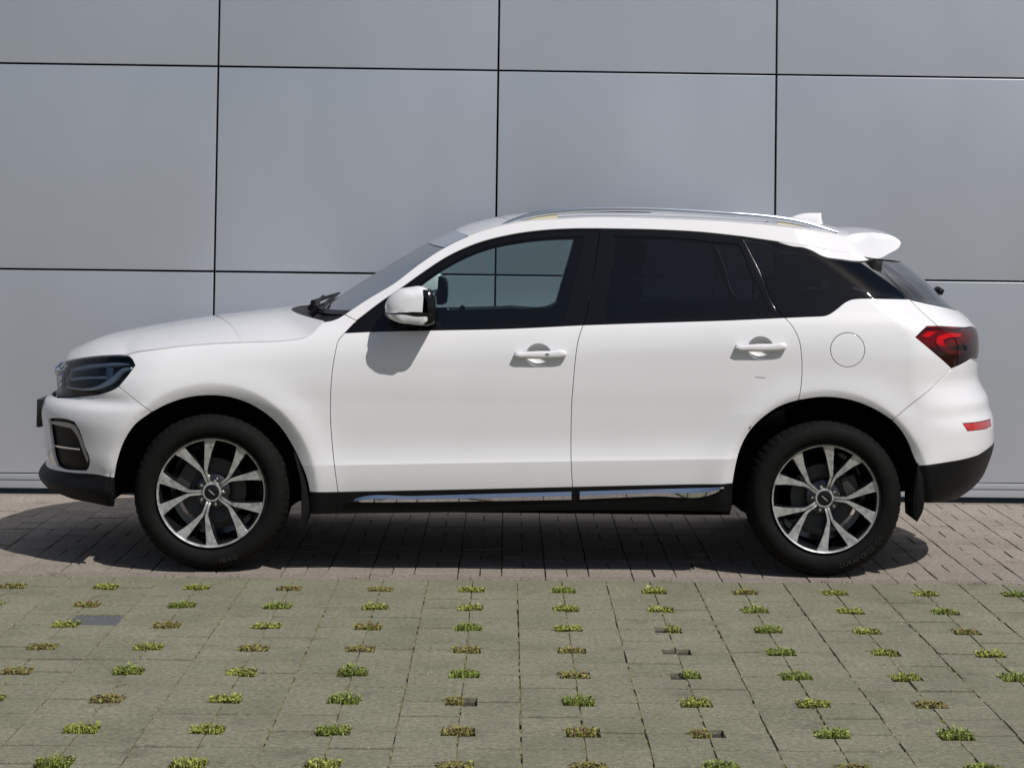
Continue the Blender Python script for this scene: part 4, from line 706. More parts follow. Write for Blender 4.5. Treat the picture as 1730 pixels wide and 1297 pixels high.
for s in range(12):
    fill = (-1, 1) if s < 9 else ((-1, .1) if s == 9 else (-.05, 1))
    me = weed_mesh(s, 300 if s < 9 else 170, [.013, .017, .021, .014, .027, .011, .018, .014, .024, .018, .018, .022][s], fill, [.6, .35, .5, .7, .4, .6, .5, .3, .55, .5, .5, .5][s])
    me.materials.append([M_LEAF, M_LEAF, M_LEAFG, M_LEAF, M_LEAFG, M_LEAFR, M_LEAF, M_LEAFR, M_LEAFG, M_LEAFR, M_LEAF, M_LEAFG][s]); kinds.append(me)
tall = weed_mesh(77, 14, .055, (-.4, .4), .2); tall.materials.append(M_LEAFG)
ORD = ['first', 'second', 'third', 'fourth', 'fifth', 'sixth', 'seventh', 'eighth', 'ninth', 'tenth', 'eleventh', 'twelfth', 'thirteenth', 'fourteenth']
LOOK = ['low yellow-green weed tuft', 'grassy yellow-green weed tuft', 'fuller green weed tuft', 'low leafy weed tuft', 'tall fresh green weed tuft', 'short reddish weed tuft', 'yellow-green weed tuft', 'dry brownish weed tuft', 'bushy green weed tuft', 'brownish half filled weed tuft', 'half filled weed tuft', 'green half filled weed tuft']
special = {(2, 2): 10, (2, 3): -1, (2, 4): 11, (0, 5): 9, (1, 6): 7, (2, 6): 9, (0, 3): 7, (-1, 3): 5, (1, 4): 5, (-2, 3): 5, (1, 5): 8, (-1, 6): 8, (-1, 5): 4}
for b in range(0, 8):
    row = []
    for a in range(-10, 12):
        D = -.4 * b + 8.943; px = 941.8 + 3414 * ((.4 * a - .135) / D - .0241)
        if -30 < px < 1765: row.append(a)
    for n, a in enumerate(row):
        k = special.get((a, b), rnd.choice([0, 1, 2, 3, 4, 6, 8, 0, 3, 5, 7, 6]))
        if k < 0: continue
        o = bpy.data.objects.new('weed_tuft', kinds[k]); COL.objects.link(o)
        o.location = (.4 * a + rnd.gauss(0, .003), -.4 * b + rnd.gauss(0, .002), 0)
        o.rotation_euler = (0, 0, 0 if k > 8 else rnd.choice([0, PI]) + rnd.gauss(0, .05)); o.scale = (1, 1, rnd.uniform(.8, 1.25))
        rname = ORD[b] + ' row from the car'
        if n == len(row) - 1: where = 'rightmost in the ' + rname
        else: where = ORD[n] + ' from left in the ' + rname
        tag(o, LOOK[k] + ', ' + where, 'weed', 'weed tufts in the paver holes')
for x, y, s, nm in ((1.93, 2.755, 1.1, 'thin weed with one tall stalk at the foot of the wall right of the car'), (-2.63, 2.76, .9, 'small weed at the foot of the wall left of the car')):
    o = bpy.data.objects.new('weed_tuft', tall); COL.objects.link(o); o.location = (x + .3, y, .01); o.scale = (s, .4, s * 1.6); tag(o, nm, 'weed')

# ============================ clad wall ============================
wall = empty('clad_wall', (0, 2.809, 0), 'silver grey wall of large metal panels with thin black joints behind the car', 'wall')
def wpart(name, c, s, mat, bevel=0.0, lab=None):
    bm = bmesh.new(); add_box(bm, (c[0], c[1], c[2]), s, bevel); o = bm_obj(name, bm, mat, wall, 30)
    if lab: o['label'] = lab
    return o
X0, PW = -1.5564, 1.62457; ZJ = [.1175, 1.28645, 2.47408, 3.65, 4.82]; J = .0115
panel_mesh = {}
for r in range(4):
    for k in range(-5, 6):
        z0, z1 = ZJ[r] + (J/2 if r else .002), ZJ[r+1] - J/2
        key = r
        if key not in panel_mesh:
            bm = bmesh.new(); add_box(bm, (0, 0, 0), (PW - J, .03, z1 - z0), .0035, None, 3)
            me = bpy.data.meshes.new('wall_panel'); bmesh.ops.recalc_face_normals(bm, faces=bm.faces); bm.to_mesh(me); bm.free(); me.materials.append(M_WALL)
            me.polygons.foreach_set('use_smooth', [True] * len(me.polygons)); me.set_sharp_from_angle(angle=math.radians(50)); panel_mesh[key] = me
        o = bpy.data.objects.new('wall_panel', panel_mesh[key]); COL.objects.link(o); o.parent = wall
        o.location = (X0 + PW * (k + .5), .015 + rnd.uniform(0, .001), (z0 + z1) / 2); o.rotation_euler = (rnd.gauss(0, .0012), 0, rnd.gauss(0, .0010))
wpart('backing', (0, .11, 2.46), (18.1, .1, 4.84), M_DARK)
for k in range(-5, 6):
    xx = X0 + PW * (k + .5)
    wpart('flashing', (xx, .004, .0975), (PW - .002, .030, .033), M_FLASH, .006)
    wpart('base_board', (xx, .004, .0565), (PW - .002, .020, .047), M_FLASH, .002)
wpart('coping', (0, .05, 4.86), (18.2, .16, .06), M_WALLEDGE, .004)

# ============================ the car ============================
car = empty('suv', (.206, 1.27, 0), 'white five door crossover suv parked side-on in front of the grey wall', 'car')
def part(name, label=None, parent=None):
    o = bpy.data.objects.new(name, None); COL.objects.link(o); o.parent = parent or car
    return o
mf = lambda z: (float(s_mid(z, True)), z)
mr = lambda z: (float(s_mid(z, False)), z)
# --- dark structure just inside the skin ---
Vn = []; Fn = []; ss = np.concatenate([np.linspace(-2.71, -1.7, 24), np.linspace(-1.66, 1.8, 90), np.linspace(1.84, 2.6, 22)]); zs = np.linspace(.30, 1.04, 30)
SS, ZZ = np.meshgrid(ss, zs)
flat = np.stack([np.clip(SS.ravel(), s_mid(ZZ.ravel(), True), s_mid(ZZ.ravel(), False)), ZZ.ravel()], 1)
Pn, _n = S3(flat, -.04); ns = len(ss)
for side in (1, -1):
    b = len(Vn); Vn += [(p[0], p[1] * side if True else 0, p[2]) for p in Pn]
    for i in range(len(zs) - 1):
        for j in range(ns - 1):
            q = [i*ns + j, i*ns + j + 1, (i+1)*ns + j + 1, (i+1)*ns + j]; c = Pn[q].mean(0)
            if c[0] < -.85 and c[2] > np.interp(c[0], [-2.3, -1.8, -1.0], [.78, .87, .98]): continue
            if min(math.hypot(c[0] - wx, c[2] - wz) for wx, wz in WHEELS) < .47: continue
            Fn.append([b + k for k in (q if side == 1 else q[::-1])])
mesh_obj('inner_structure', Vn, Fn, M_DARK, car)
bm = bmesh.new(); add_box(bm, (0, 0, .30), (1.95, 1.70, .05)); add_box(bm, (0, 0, .32), (3.6, 1.05, .10), .02); add_box(bm, (1.93, 0, .45), (.35, 1.1, .2), .05); add_box(bm, (-1.93, 0, .42), (.35, 1.1, .2), .05)
for wx, wz in WHEELS:
    add_tube(bm, [(wx, -.75, wz), (wx, .75, wz)], .045, 10); add_box(bm, (wx, 0, wz), (.35, .5, .2), .04)
add_tube(bm, [(1.95, .55, .30), (2.06, .55, .30)], .03, 12)
bm_obj('underbody', bm, M_DARK, car)
for wx, wz in WHEELS:
    n = 40
    for side in (-1, 1):
        bm = bmesh.new()
        def ring(y): return [bm.verts.new((wx + .468 * math.cos(a), y * side, wz + .455 * math.sin(a))) for a in np.linspace(-.02, PI + .12, n)]
        a_, b_ = ring(.895), ring(.56)
        for k in range(n - 1): bm.faces.new((a_[k], a_[k+1], b_[k+1], b_[k]))
        bm.faces.new(b_ if side < 0 else b_[::-1])
        bm_obj('wheel_arch_liner', bm, M_DARK, car, 60)
# --- body panels ---
fender = panel('front_fender', loop('hl_tr', 'hl_r', 'fender_cut', 'arch_f2', 'fender_bot', '-gap0', '-fblack', '-pillar_cut', '-foot', '-hood_side'), M_PAINT, car, step=.0115)
fdoor = panel('front_door', loop('gap0', 'bot_f', '-gap1l', '-belt_f'), M_PAINT, car, holes=[loop(PX['cup1'] + [PX['cup1'][0]])], crease=True)
rdoor = panel('rear_door', loop('gap1l', 'bot_r', 'arch_r1', '-gap2l', '-belt_r'), M_PAINT, car, holes=[loop(PX['cup2'] + [PX['cup2'][0]])], step=.014, crease=True)
quarter = panel('rear_quarter_panel', loop('gap2l', 'arch_r2', '-bumpline', 'tl_d', 'tl_a', 'tl_b', '-tgap_l', '-q_bot'), M_PAINT, car, holes=[loop(PX['flap'] + [PX['flap'][0]])], step=.0115)
panel('fuel_flap', loop(PX['flap'] + [PX['flap'][0]]), M_PAINT, quarter, both=False)
cant = panel('roof_side_rail', loop('pillar_cut', 'wt', 'wt_r', 'cantlow', '-spgap', '-ditch'), M_PAINT, car, inner=M_LIGHTCABIN, flange=.03)
f1 = panel('window_frame', loop('fblack', 'belt_f', '-gap1u', '-wt'), M_GLOSSBLACK, fdoor, holes=[loop('gl_f', [PX['gl_f'][0]])], off=-.004, inner=M_CABIN, flange=.035)
f2 = panel('window_frame', loop('gap1u', 'belt_r', '-gap2u', '-wt_r'), M_GLOSSBLACK, rdoor, holes=[loop('gl_r', [PX['gl_r'][0]]), loop('gl_tri', [PX['gl_tri'][0]])], off=-.004, inner=M_CABIN, flange=.035)
panel('window_glass', loop('gl_f', [PX['gl_f'][0]]), M_GLASS, fdoor, off=-.009, gap=-.006, flange=.001, edge=.0005, step=.04)
panel('window_glass', loop('gl_r', [PX['gl_r'][0]]), M_PRIV, rdoor, off=-.009, gap=-.006, flange=.001, edge=.0005, step=.04)
panel('quarter_light', loop('gl_tri', [PX['gl_tri'][0]]), M_PRIV, rdoor, off=-.008, gap=-.006, flange=.001, edge=.0005, step=.04)
panel('rear_quarter_window', loop('gap2u', 'q_bot', '-tgap_u', '-wtq'), M_PRIV, car, off=-.003, flange=.012, inner=None)
WL = [[1.30, 1.5205], [1.345, 1.5155]]
panel('pillar_garnish', loop('-wtq', [PX['cantlow'][0]], 'cantlow', 'cantlow2') if False else loop([(1.20, 1.5345), (1.2664, 1.5261), (1.4399, 1.5003), (1.6034, 1.4771)], 'cantlow2', [(1.6922, 1.4587), (1.6327, 1.4486), (1.581, 1.4463), (1.4979, 1.4544), (1.4056, 1.4683), (1.3485, 1.4969), (1.3155, 1.5075), (1.2675, 1.5124), (1.20, 1.530)]), M_PAINT, car, off=.0035, flange=.01)
# thin bright line under the cantrail
for nm, line in (('window_moulding', 'wt'), ):
    for side in (-1, 1):
        bm = bmesh.new()
        pts = np.array(curve(PX[line], .03)); P, n_ = S3(pts - [0, .003], .001)
        add_tube(bm, [(p[0], p[1] * -side, p[2]) for p in P], .0022, 6)
        bm_obj(nm, bm, M_SEAL, car)
# sills
panel('side_sill', loop('sill_l', 'sill_bot', 'sill_r', '-bot_r', '-bot_f', '-fender_bot'), M_PLASTIC, car, off=.002, flange=.03)
for nm, ch in (('sill_trim', 'ch1'), ('sill_trim', 'ch2')):
    A = loop(ch, [PX[ch][0]])
    # a bright blade with a crease: its upper half looks at the sky, its lower half at the ground
    V = []; F = []; top = []; mid_ = []; bot = []
    xs_ = np.linspace(A[:, 0].min() + .004, A[:, 0].max() - .002, 40)
    for xx in xs_:
        e = A; cr_ = []
        for i in range(len(e)):
            p, q = e[i-1], e[i]
            if (p[0] - xx) * (q[0] - xx) <= 0 and p[0] != q[0]: cr_.append(p[1] + (q[1]-p[1]) * (xx - p[0]) / (q[0] - p[0]))
        lo_, hi_ = min(cr_), max(cr_); m_ = hi_ - (hi_ - lo_) * .45
        top.append((xx, hi_)); mid_.append((xx, m_)); bot.append((xx, lo_))
    rows = []
    for pts, off in ((top, .001), (mid_, .0125), (mid_, .0127), (bot, .003), (bot, .001)):
        P, _ = S3(np.array(pts), off); rows.append(P)
    o = strips(nm, rows, M_CHROME, fdoor if ch == 'ch1' else rdoor)
    o.data.materials[0] = M_CHROME; o.data.set_sharp_from_angle(angle=math.radians(22)); mirror_copy(o, twin(fdoor if ch == 'ch1' else rdoor))
# rear bumper, tailgate, lamps
rb = panel('rear_bumper', loop('bumpline', 'arch_r3', 'rb_bot', [(2.1632, .5446), (2.26, .560), mr(.565)], [mr(.565), mr(.93)], [mr(.93), (2.30, .96), (2.1751, .9911)], 'tl_e', step=.0115), M_PAINT, car, step=.0125, holes=[loop(PX['refl'], PX['refl2'], PX['refl3'])], sym=True)
panel('reflector', loop(PX['refl'], PX['refl2'], PX['refl3']), M_REFLECT, rb, off=-.001, both=False)
panel('reflector', loop(PX['refl'], PX['refl2'], PX['refl3']), M_REFLECT, rb, off=-.001, both=False).data.transform(Matrix.Scale(-1, 4, (0, 1, 0)))
panel('rear_lower_valance', loop('rbl_l', [(1.8453, .3483), (1.8873, .3435), (2.03, .335), (2.2, .315), mr(.30)], [mr(.30), mr(.565)], [mr(.565), (2.26, .560), (2.1632, .5446)], '-rb_bot', step=.014), M_PLASTIC, car, sym=True, flange=.04, off=.003)
tail = loop('-tl_d', '-tl_e', [(2.1751, .9911), (2.30, .985), (2.36, 1.02)], [(2.36, 1.02), (2.36, 1.12), (2.28, 1.133), (2.1409, 1.1391)], '-tl_c', '-tl_b', '-tl_a')
tl = panel('tail_light', tail, M_TAILDARK, car, off=-.022, flange=.012)
panel('lens', tail, M_TAILLENS, tl, off=.001, flange=.02, step=.03)
panel('lamp', loop('c_lamp', [PX['c_lamp'][0]]), M_TAILRED, tl, off=-.012, flange=.006)
panel('lamp', loop('c_lamp2', [PX['c_lamp2'][0]]), M_TAILRED, tl, off=-.016, flange=.004)
panel('reversing_lamp', loop('rev', [PX['rev'][0]]), M_TAILWHITE, tl, off=-.006, flange=.004, gap=.0005, edge=.002)
tg = panel('tailgate', loop('tgap_l', 'tl_c', [(2.1409, 1.1391), (2.28, 1.133), (2.36, 1.12)], [(2.36, 1.12), (2.36, 1.02), (2.30, .985)], [(2.30, .985), mr(.955)], [mr(.955), mr(1.205)], [mr(1.205), (2.2, 1.213), (2.0763, 1.2308), (1.9347, 1.2527), (1.8325, 1.2715)], [(1.8229, 1.2757)], step=.014), M_PAINT, car, sym=True)
panel('rear_window', loop('tgap_u', [(1.8229, 1.2757), (1.9347, 1.2527), (2.0763, 1.2308), (2.2, 1.213), mr(1.205)], [mr(1.205), mr(1.44)], [mr(1.44), (1.80, 1.45), (1.6922, 1.4587)], step=.014), M_PRIV, tg, sym=True, off=-.004, flange=.01)
# front bumper, headlamps, grille
fogo = loop('fog', [PX['fog'][0]])
fb = panel('front_bumper', loop('fender_cut', '-arch_f1', '-fb_bot', [(-2.3573, .4053), (-2.5, .402), mf(.402)], [mf(.402), mf(.742)], [mf(.742), (-2.5, .744), (-2.2957, .7478)], '-hl_bot', step=.014), M_PAINT, car, holes=[fogo], sym=True, flange=.012)
fogp = panel('air_intake', fogo, M_PLASTIC, fb, off=-.020, gap=-.004, flange=.01, both=False); fogp2 = mirror_copy(fogp, fb)
for p_, k in ((fogp, 1), (fogp2, -1)):
    for nm, ln, m_, of in (('running_light', 'fog_drl', M_DRL, -.006), ('intake_bar', 'fogline', M_CHROME, -.010)):
        q = panel(nm, loop(ln, [PX[ln][0]]), m_, p_, off=of, flange=.02, gap=.0035 if ln == 'fog_drl' else .0002, edge=.001, both=False, step=.03)
        if k < 0: q.data.transform(Matrix.Scale(-1, 4, (0, 1, 0))); q.data.flip_normals()
panel('front_lower_lip', loop('-fbl_r', '-fb_bot', [(-2.3573, .4053), (-2.5, .402), mf(.402)], [mf(.402), mf(.292)], [mf(.292), (-2.4, .30), (-2.218, .3095)], 'fbl_bot', step=.014), M_PLASTIC, car, sym=True, flange=.04, off=.002)
hl_o = loop('hl_top', 'hl_tr', 'hl_r', 'hl_bot', '-hl_left' if False else 'hl_left')
hl = panel('headlight', hl_o, M_HLBACK, car, off=-.040, flange=.01)
panel('lens', hl_o, M_LENS, hl, off=.001, flange=.03, step=.03)
for ln, m_, of in (('hl1', M_HLBAR, -.018), ('hl2', M_HLBAR, -.020), ('hl3', M_HLBAR, -.016), ('hl4', M_HLPROJ, -.012), ('hl5', M_GLOSSBLACK, -.024)):
    panel('light_guide' if ln != 'hl4' else 'projector', loop(ln, [PX[ln][0]]), m_, hl, off=of, flange=.014, gap=.0002, edge=.002, step=.03)
gr = panel('grille', loop([(-2.2957, .7478), (-2.5, .744), mf(.742)], [mf(.742), mf(.90)], [mf(.90), (-2.45, .902), (-2.3663, .9037)], '-hl_left', step=.014), M_GLOSSBLACK, car, sym=True, off=-.02, flange=.02)
for k in range(5):
    zz = .762 + .027 * k
    for sd in (-1, 1):
        P, _ = S3(np.array([(s_, zz) for s_ in np.linspace(s_mid(zz, True) + .0005, -2.42, 14)]), .0)
        bm = bmesh.new(); add_tube(bm, [(p[0], p[1] * -sd, p[2]) for p in P], .005, 6); bm_obj('grille_bar', bm, M_CHROME, gr)
emb = pillow('badge', QX['emb'], [-.075, -.07, .07, .075], [.8, 1, 1, .8], M_CHROME, gr)
bx_ = QX['brk']; bm = bmesh.new(); add_box(bm, (-2.342, 0, .647), (.022, .53, .135), .004); add_box(bm, (-2.325, 0, .647), (.03, .3, .06)); bm_obj('plate_holder', bm, M_PLATE, fb)
# hood
def sheet(E, C, nu, nv, crown=2.2, xcrown=2.0):
    E = np.array(E); C = np.array(C); L = np.concatenate([[0], np.cumsum(np.linalg.norm(np.diff(E, axis=0), axis=1))]); L /= L[-1]
    xt = (E[:, 0] - E[0, 0]) / (E[-1, 0] - E[0, 0])
    rows = []
    for u in np.linspace(0, 1, nu):
        e = np.array([np.interp(u, L, E[:, k]) for k in range(3)]); t = np.interp(u, L, xt)
        cx = C[0, 0] + (C[-1, 0] - C[0, 0]) * t; cz = np.interp(cx, C[:, 0], C[:, 1])
        row = []
        for v in np.concatenate([np.linspace(0, .3, 9)[:-1], np.linspace(.3, 1, nv)]):
            k = 1 - (1 - v)**crown; kx = 1 - (1 - v)**xcrown
            row.append((e[0] + (cx - e[0]) * kx, e[1] * (1 - v), e[2] + (cz - e[2]) * k))
        row.insert(0, (e[0], e[1] + .0015, e[2] - .007))
        rows.append(row + [(p[0], -p[1], p[2]) for p in row[-2::-1]])
    return rows
def dense(lst, step=.02): return np.array(curve(lst, step))
e_szl = np.vstack([dense([mf(.905), (-2.52, .904), (-2.42, .9036), PX['hl_top'][0]]), dense(PX['hl_top'])[1:], dense(PX['hood_side'])[1:]])
Eh, Nh = S3(e_szl + [0, .0042], -.001)
Ch = np.array(curve(QX['hood_mid'], .02)); 
Eh = Eh[np.argsort(Eh[:, 0])] if False else Eh
hood_rows = sheet(Eh, np.vstack([[Eh[0, 0], Eh[0, 2]], Ch[Ch[:, 0] > Eh[0, 0] + .004]]), 110, 24, 2.3, 2.2)
strips('hood', hood_rows, M_PAINT, car, inner=M_DARK, dz=.012)
# cowl with wipers
Cw = np.array(hood_rows[-1]); W0 = S3(np.array([PX['ditch'][0]]), 0)[0][0]
wm = QX['ws_mid'][0]
rows = []
for t in np.linspace(0, 1, 8):
    row = []
    for p in Cw:
        v = 1 - abs(p[1]) / max(abs(Cw[0][1]), 1e-6); kx = 1 - (1 - v)**2
        q = np.array([W0[0] + (wm[0] - W0[0]) * kx, p[1] * abs(W0[1]) / abs(Cw[0][1]), W0[2] + (wm[1] - .004 - W0[2]) * kx])
        a = np.array(p); m_ = a * (1 - t) + q * t; m_[2] -= .022 * math.sin(PI * min(1, t * 1.02)) + .004; row.append(m_)
    rows.append(row)
cowl = strips('cowl', rows, M_PLASTIC, car, inner=M_DARK, dz=.01)
ws_e = S3(dense(PX['ditch'][:6], .03) + [0, .0], -.006)[0]
Cws = np.array(curve(QX['ws_mid'], .03)); Cws[0] = QX['ws_mid'][0]
ws_rows = sheet(ws_e, Cws, 40, 22, 2.4, 2.2)
wsc = strips('windscreen', ws_rows, M_WIND, car)
strips('tinted_band', [[(p[0] - .0025, p[1], p[2] + .0025) for p in r] for r in ws_rows[-8:]], M_GLOSSBLACK if False else glass('dark_band', (.10, .11, .12)), wsc)
strips('lower_border', [[(p[0] - .0025, p[1], p[2] + .0025) for p in r] for r in ws_rows[:3]], M_SEAL, wsc)
WSR = np.array(ws_rows)
def on_ws(u, v, off=.012):   # u 0..1 up, v -1..1 across
    i = int(round(u * (len(WSR) - 1))); c = WSR.shape[1] // 2; ys_ = WSR[i][:, 1]; y = v * abs(ys_[0]); j = int(np.argmin(abs(ys_ - y)))
    p = WSR[i][j]; return Vector((p[0] - off * .75, p[1], p[2] + off))
bm = bmesh.new()
for pts in ([(.0, -.62), (.04, -.50), (.075, -.30), (.10, -.08), (.12, .12)], [(.0, .10), (.035, .22), (.06, .4), (.08, .58), (.10, .7)]):
    pp = [on_ws(u, v, .012) for u, v in pts]; add_tube(bm, pp, .007, 6)
    pp = [on_ws(u, v, .028) + Vector((-.02, 0, 0)) for u, v in pts[:4]]; add_tube(bm, pp, [.013, .010, .008, .006], 6)
    add_tube(bm, [on_ws(pts[0][0], pts[0][1], .0) + Vector((-.06, 0, -.01)), on_ws(pts[0][0], pts[0][1], .03)], .016, 8)
bm_obj('wiper', bm, M_PLASTIC, car)
# roof
rf_e = S3(np.vstack([dense(PX['ditch'][5:], .03)]) + [0, .004], -.003)[0]
Crf = np.array(curve(QX['roof_mid'], .03))
roof_rows = sheet(rf_e, Crf, 60, 18, 2.2, 2.2)
strips('roof', roof_rows, M_PAINT, car, inner=M_LIGHTCABIN, dz=.035)
RR = np.array(roof_rows)
def on_roof(x, y, off=0):
    c = RR.reshape(-1, 3); k = np.argsort((c[:, 0] - x)**2 + (c[:, 1] - y)**2)[:4]; w = 1 / (1e-6 + (c[k, 0] - x)**2 + (c[k, 1] - y)**2)
    return float((c[k, 2] * w).sum() / w.sum()) + off
rows = [[(x, y, on_roof(x, y, .004)) for y in np.linspace(-.44, .44, 22)] for x in np.linspace(.04, .62, 16)]
strips('sunroof', rows, M_GLOSSBLACK, car, inner=M_DARK, dz=.02)
# spoiler: thick blade across the tail of the roof
sp = np.array(curve(QX['spoil'], .012, closed=True)); half = abs(float(S3(np.array([PX['spgap'][1]]), 0)[0][0][1])) + .006
bm = bmesh.new(); rings = []
front_x = 1.60
ys_ = [-half, -half + .003, -half + .012, -half + .05, -.42, -.3, -.15, 0, .15, .3, .42, half - .05, half - .012, half - .003, half]
for y in ys_:
    e = max(0, (abs(y) - (half - .012)) / .012); t = 1 - (y / half)**2
    sc = math.sqrt(max(0, 1 - e * e)) * .012 + .988
    ring = []
    for p in sp:
        x = 1.70 + (p[0] - 1.70) * sc + .035 * t * (max(0, (p[0] - 1.60)) / .23)**2; z = 1.52 + (p[1] - 1.52) * sc + .022 * t
        x -= .030 * max(0, min(1, (1.66 - p[0]) / .05))
        wy = float(w_full(min(x, 1.602), min(z, 1.585))) - .0035 - .25 * max(0, x - 1.602) * (z > 1.5) * 0
        ring.append(bm.verts.new((x, y / half * wy, z)))
    rings.append(ring)
n = len(sp)
for q, w in zip(rings, rings[1:]):
    for k in range(n): bm.faces.new((q[k], q[(k+1) % n], w[(k+1) % n], w[k]))
bm.faces.new(rings[0]); bm.faces.new(rings[-1][::-1]); bmesh.ops.triangulate(bm, faces=[f for f in bm.faces if len(f.verts) > 4])
bm_obj('rear_spoiler', bm, M_PAINT, car, 40)
fin = pillow('antenna_fin', QX['fin'], [-.026, -.018, -.008, .008, .018, .026], [(.8, .35), (.95, .75), 1, 1, (.95, .75), (.8, .35)], M_PAINT, car, pivot=(1.45, 1.60))
pillow('rear_wiper', QX['wiper'], [-.05, -.04, .04, .05], [.7, 1, 1, .7], M_PLASTIC, car)
# roof rails
top = np.array(curve(QX['rail_top'], .03)); xs_ = np.linspace(top[0, 0], top[-1, 0], 60)
tz = np.interp(xs_, top[:, 0], top[:, 1]); rbm = np.array(curve(QX['rail_bot'], .03)); bz = np.interp(xs_, rbm[:, 0], rbm[:, 1])
bz = np.minimum(bz, tz - .004)
for sd in (-1, 1):
    bm = bmesh.new(); rings = []
    for x, a, b in zip(xs_, tz, bz):
        c, h = (a + b) / 2, (a - b) / 2; w = .017; y0 = .648 - .03 * np.clip((x - 1.0) / .5, 0, 1)
        rings.append([bm.verts.new((x, sd * (y0 + w * math.copysign(abs(math.cos(t))**.7, math.cos(t))), c + h * math.copysign(abs(math.sin(t))**.7, math.sin(t)))) for t in np.linspace(0, 2*PI, 13)[:-1]])
    for q, w_ in zip(rings, rings[1:]):
        for k in range(12): bm.faces.new((q[k], q[(k+1) % 12], w_[(k+1) % 12], w_[k]))
    bm.faces.new(rings[0]); bm.faces.new(rings[-1][::-1])
    rail = bm_obj('roof_rail', bm, M_RAIL, car, 60)
    for xa, xb in ((-.03, .165), (1.21, 1.44)):
        bm = bmesh.new(); r2 = []
        for x in np.linspace(xa, xb, 10):
            zt = float(np.interp(x, xs_, bz)) + .003; y0 = .648 - .03 * np.clip((x - 1.0) / .5, 0, 1)
            zb = min(float(on_roof(x, y0 * .93)) - .03, zt - .004)
            r2.append([bm.verts.new((x, sd * (y0 + d), z)) for d, z in ((-.010, zb), (.010, zb), (.010, zt), (-.010, zt))])
        for q, w_ in zip(r2, r2[1:]):
            for k in range(4): bm.faces.new((q[k], q[(k+1) % 4], w_[(k+1) % 4], w_[k]))
        bm.faces.new(r2[0]); bm.faces.new(r2[-1][::-1]); bm_obj('rail_foot', bm, M_BEIGE, rail, 40)
# mirrors
for sd, door in ((1, fdoor), (-1, twin(fdoor))):
    mir = pillow('side_mirror', QX['cap'], [-1.070, -1.065, -1.052, -1.030, -.99, -.94, -.90, -.885], [(.48, .60), (.62, .73), (.78, .86), (.91, .95), 1.0, .99, .95, .86], M_PAINT, door, pivot=(-.44, 1.205))
    bits = [pillow('lower_cover', QX['low'], [-1.078, -1.07, -1.05, -.99, -.93, -.90], [(.55, .85), (.72, .93), (.86, .98), 1, .97, .85], M_PAINT, mir, pivot=(-.47, 1.19)),
            pillow('indicator_strip', QX['slit'], [-1.075, -1.06, -.99, -.91], [(.70, .93), (.84, .985), 1.01, .95], M_GLOSSBLACK, mir, pivot=(-.45, 1.19)),
            pillow('mirror_housing', QX['rearh'], [-1.07, -1.055, -.98, -.90, -.885], [.85, .96, 1, .97, .9], M_GLOSSBLACK, mir)]
    bm = bmesh.new(); add_tube(bm, [(-.50, -.83, 1.155), (-.50, -.90, 1.150), (-.50, -.96, 1.155)], [.035, .028, .03], 10); add_box(bm, (-.53, -.845, 1.15), (.16, .05, .035), .01); bits.append(bm_obj('mirror_arm', bm, M_PLASTIC, mir))
    bm = bmesh.new(); add_box(bm, (-.4025, -.98, 1.228), (.004, .15, .12), .0015); bits.append(bm_obj('mirror_glass', bm, M_CHROME, mir))
    if sd < 0:
        for b_ in [mir] + bits: b_.data.transform(Matrix.Scale(-1, 4, (0, 1, 0))); b_.data.flip_normals()
# door handles
for hn, cup, door in (('handle1', 'cup1', fdoor), ('handle2', 'cup2', rdoor)):
    A = np.array(PX[cup]); c = A.mean(0); rings = []
    for s_, d in ((1.03, 0.001), (1.0, -.006), (.9, -.020), (.7, -.032), (.4, -.038), (.02, -.040)):
        P, _ = S3(c + (A - c) * s_, d); rings.append(list(P) + [P[0]])
    o = strips('handle_cup', rings, M_PAINT, door)
    # turn the bowl's faces outwards
    bm = bmesh.new(); bm.from_mesh(o.data)
    for f in bm.faces:
        if f.normal.y > 0: f.normal_flip()
    bm.to_mesh(o.data); bm.free(); mirror_copy(o, twin(door))
    hx = QX[hn]; yb = -float(w_full(c[0], c[1]))
    h = pillow('door_handle', hx, [yb - .030, yb - .026, yb - .015, yb - .004], [(.93, .45), (.98, .85), (1, 1), (.99, .9)], M_PAINT, door, step=.008)
    bm = bmesh.new(); q = np.array(hx)
    for xx in (q[:, 0].min() + .022, q[:, 0].max() - .022): add_box(bm, (xx, yb - .004, q[:, 1].mean()), (.03, .026, .02), .003)
    b2 = bm_obj('handle_mount', bm, M_PAINT, h); mh = mirror_copy(h, twin(door)); mirror_copy(b2, mh)
    if hn == 'handle1':
        bm = bmesh.new(); add_box(bm, (.118, yb - .0305, 1.012), (.016, .002, .010), .0008); bm_obj('keyless_button', bm, M_DRL, h)
# small scuffs on the rear door
panel('scratch', loop([(1.0725, .9195), (1.1195, .917), (1.1190, .9138), (1.0730, .9165)] + [(1.0725, .9195)]), M_DRL, rdoor, off=.0006, gap=.0001, edge=.0003, flange=.0005, both=False, step=.03)
panel('scratch', loop([(1.0455, .6790), (1.0500, .6930), (1.0560, .6950), (1.0530, .6820), (1.0455, .6790)]), M_PLASTIC, rdoor, off=.0006, gap=.0001, edge=.0003, flange=.0005, both=False, step=.03)
# mud flaps
for nm in ('flapf', 'flapr'):
    for sd in (-1, 1):
        o = pillow('mud_flap', QX[nm], [-.93, -.925, -.74, -.735], [.9, 1, 1, .95], M_PLASTIC, car)
        if sd > 0: o.data.transform(Matrix.Scale(-1, 4, (0, 1, 0))); o.data.flip_normals()
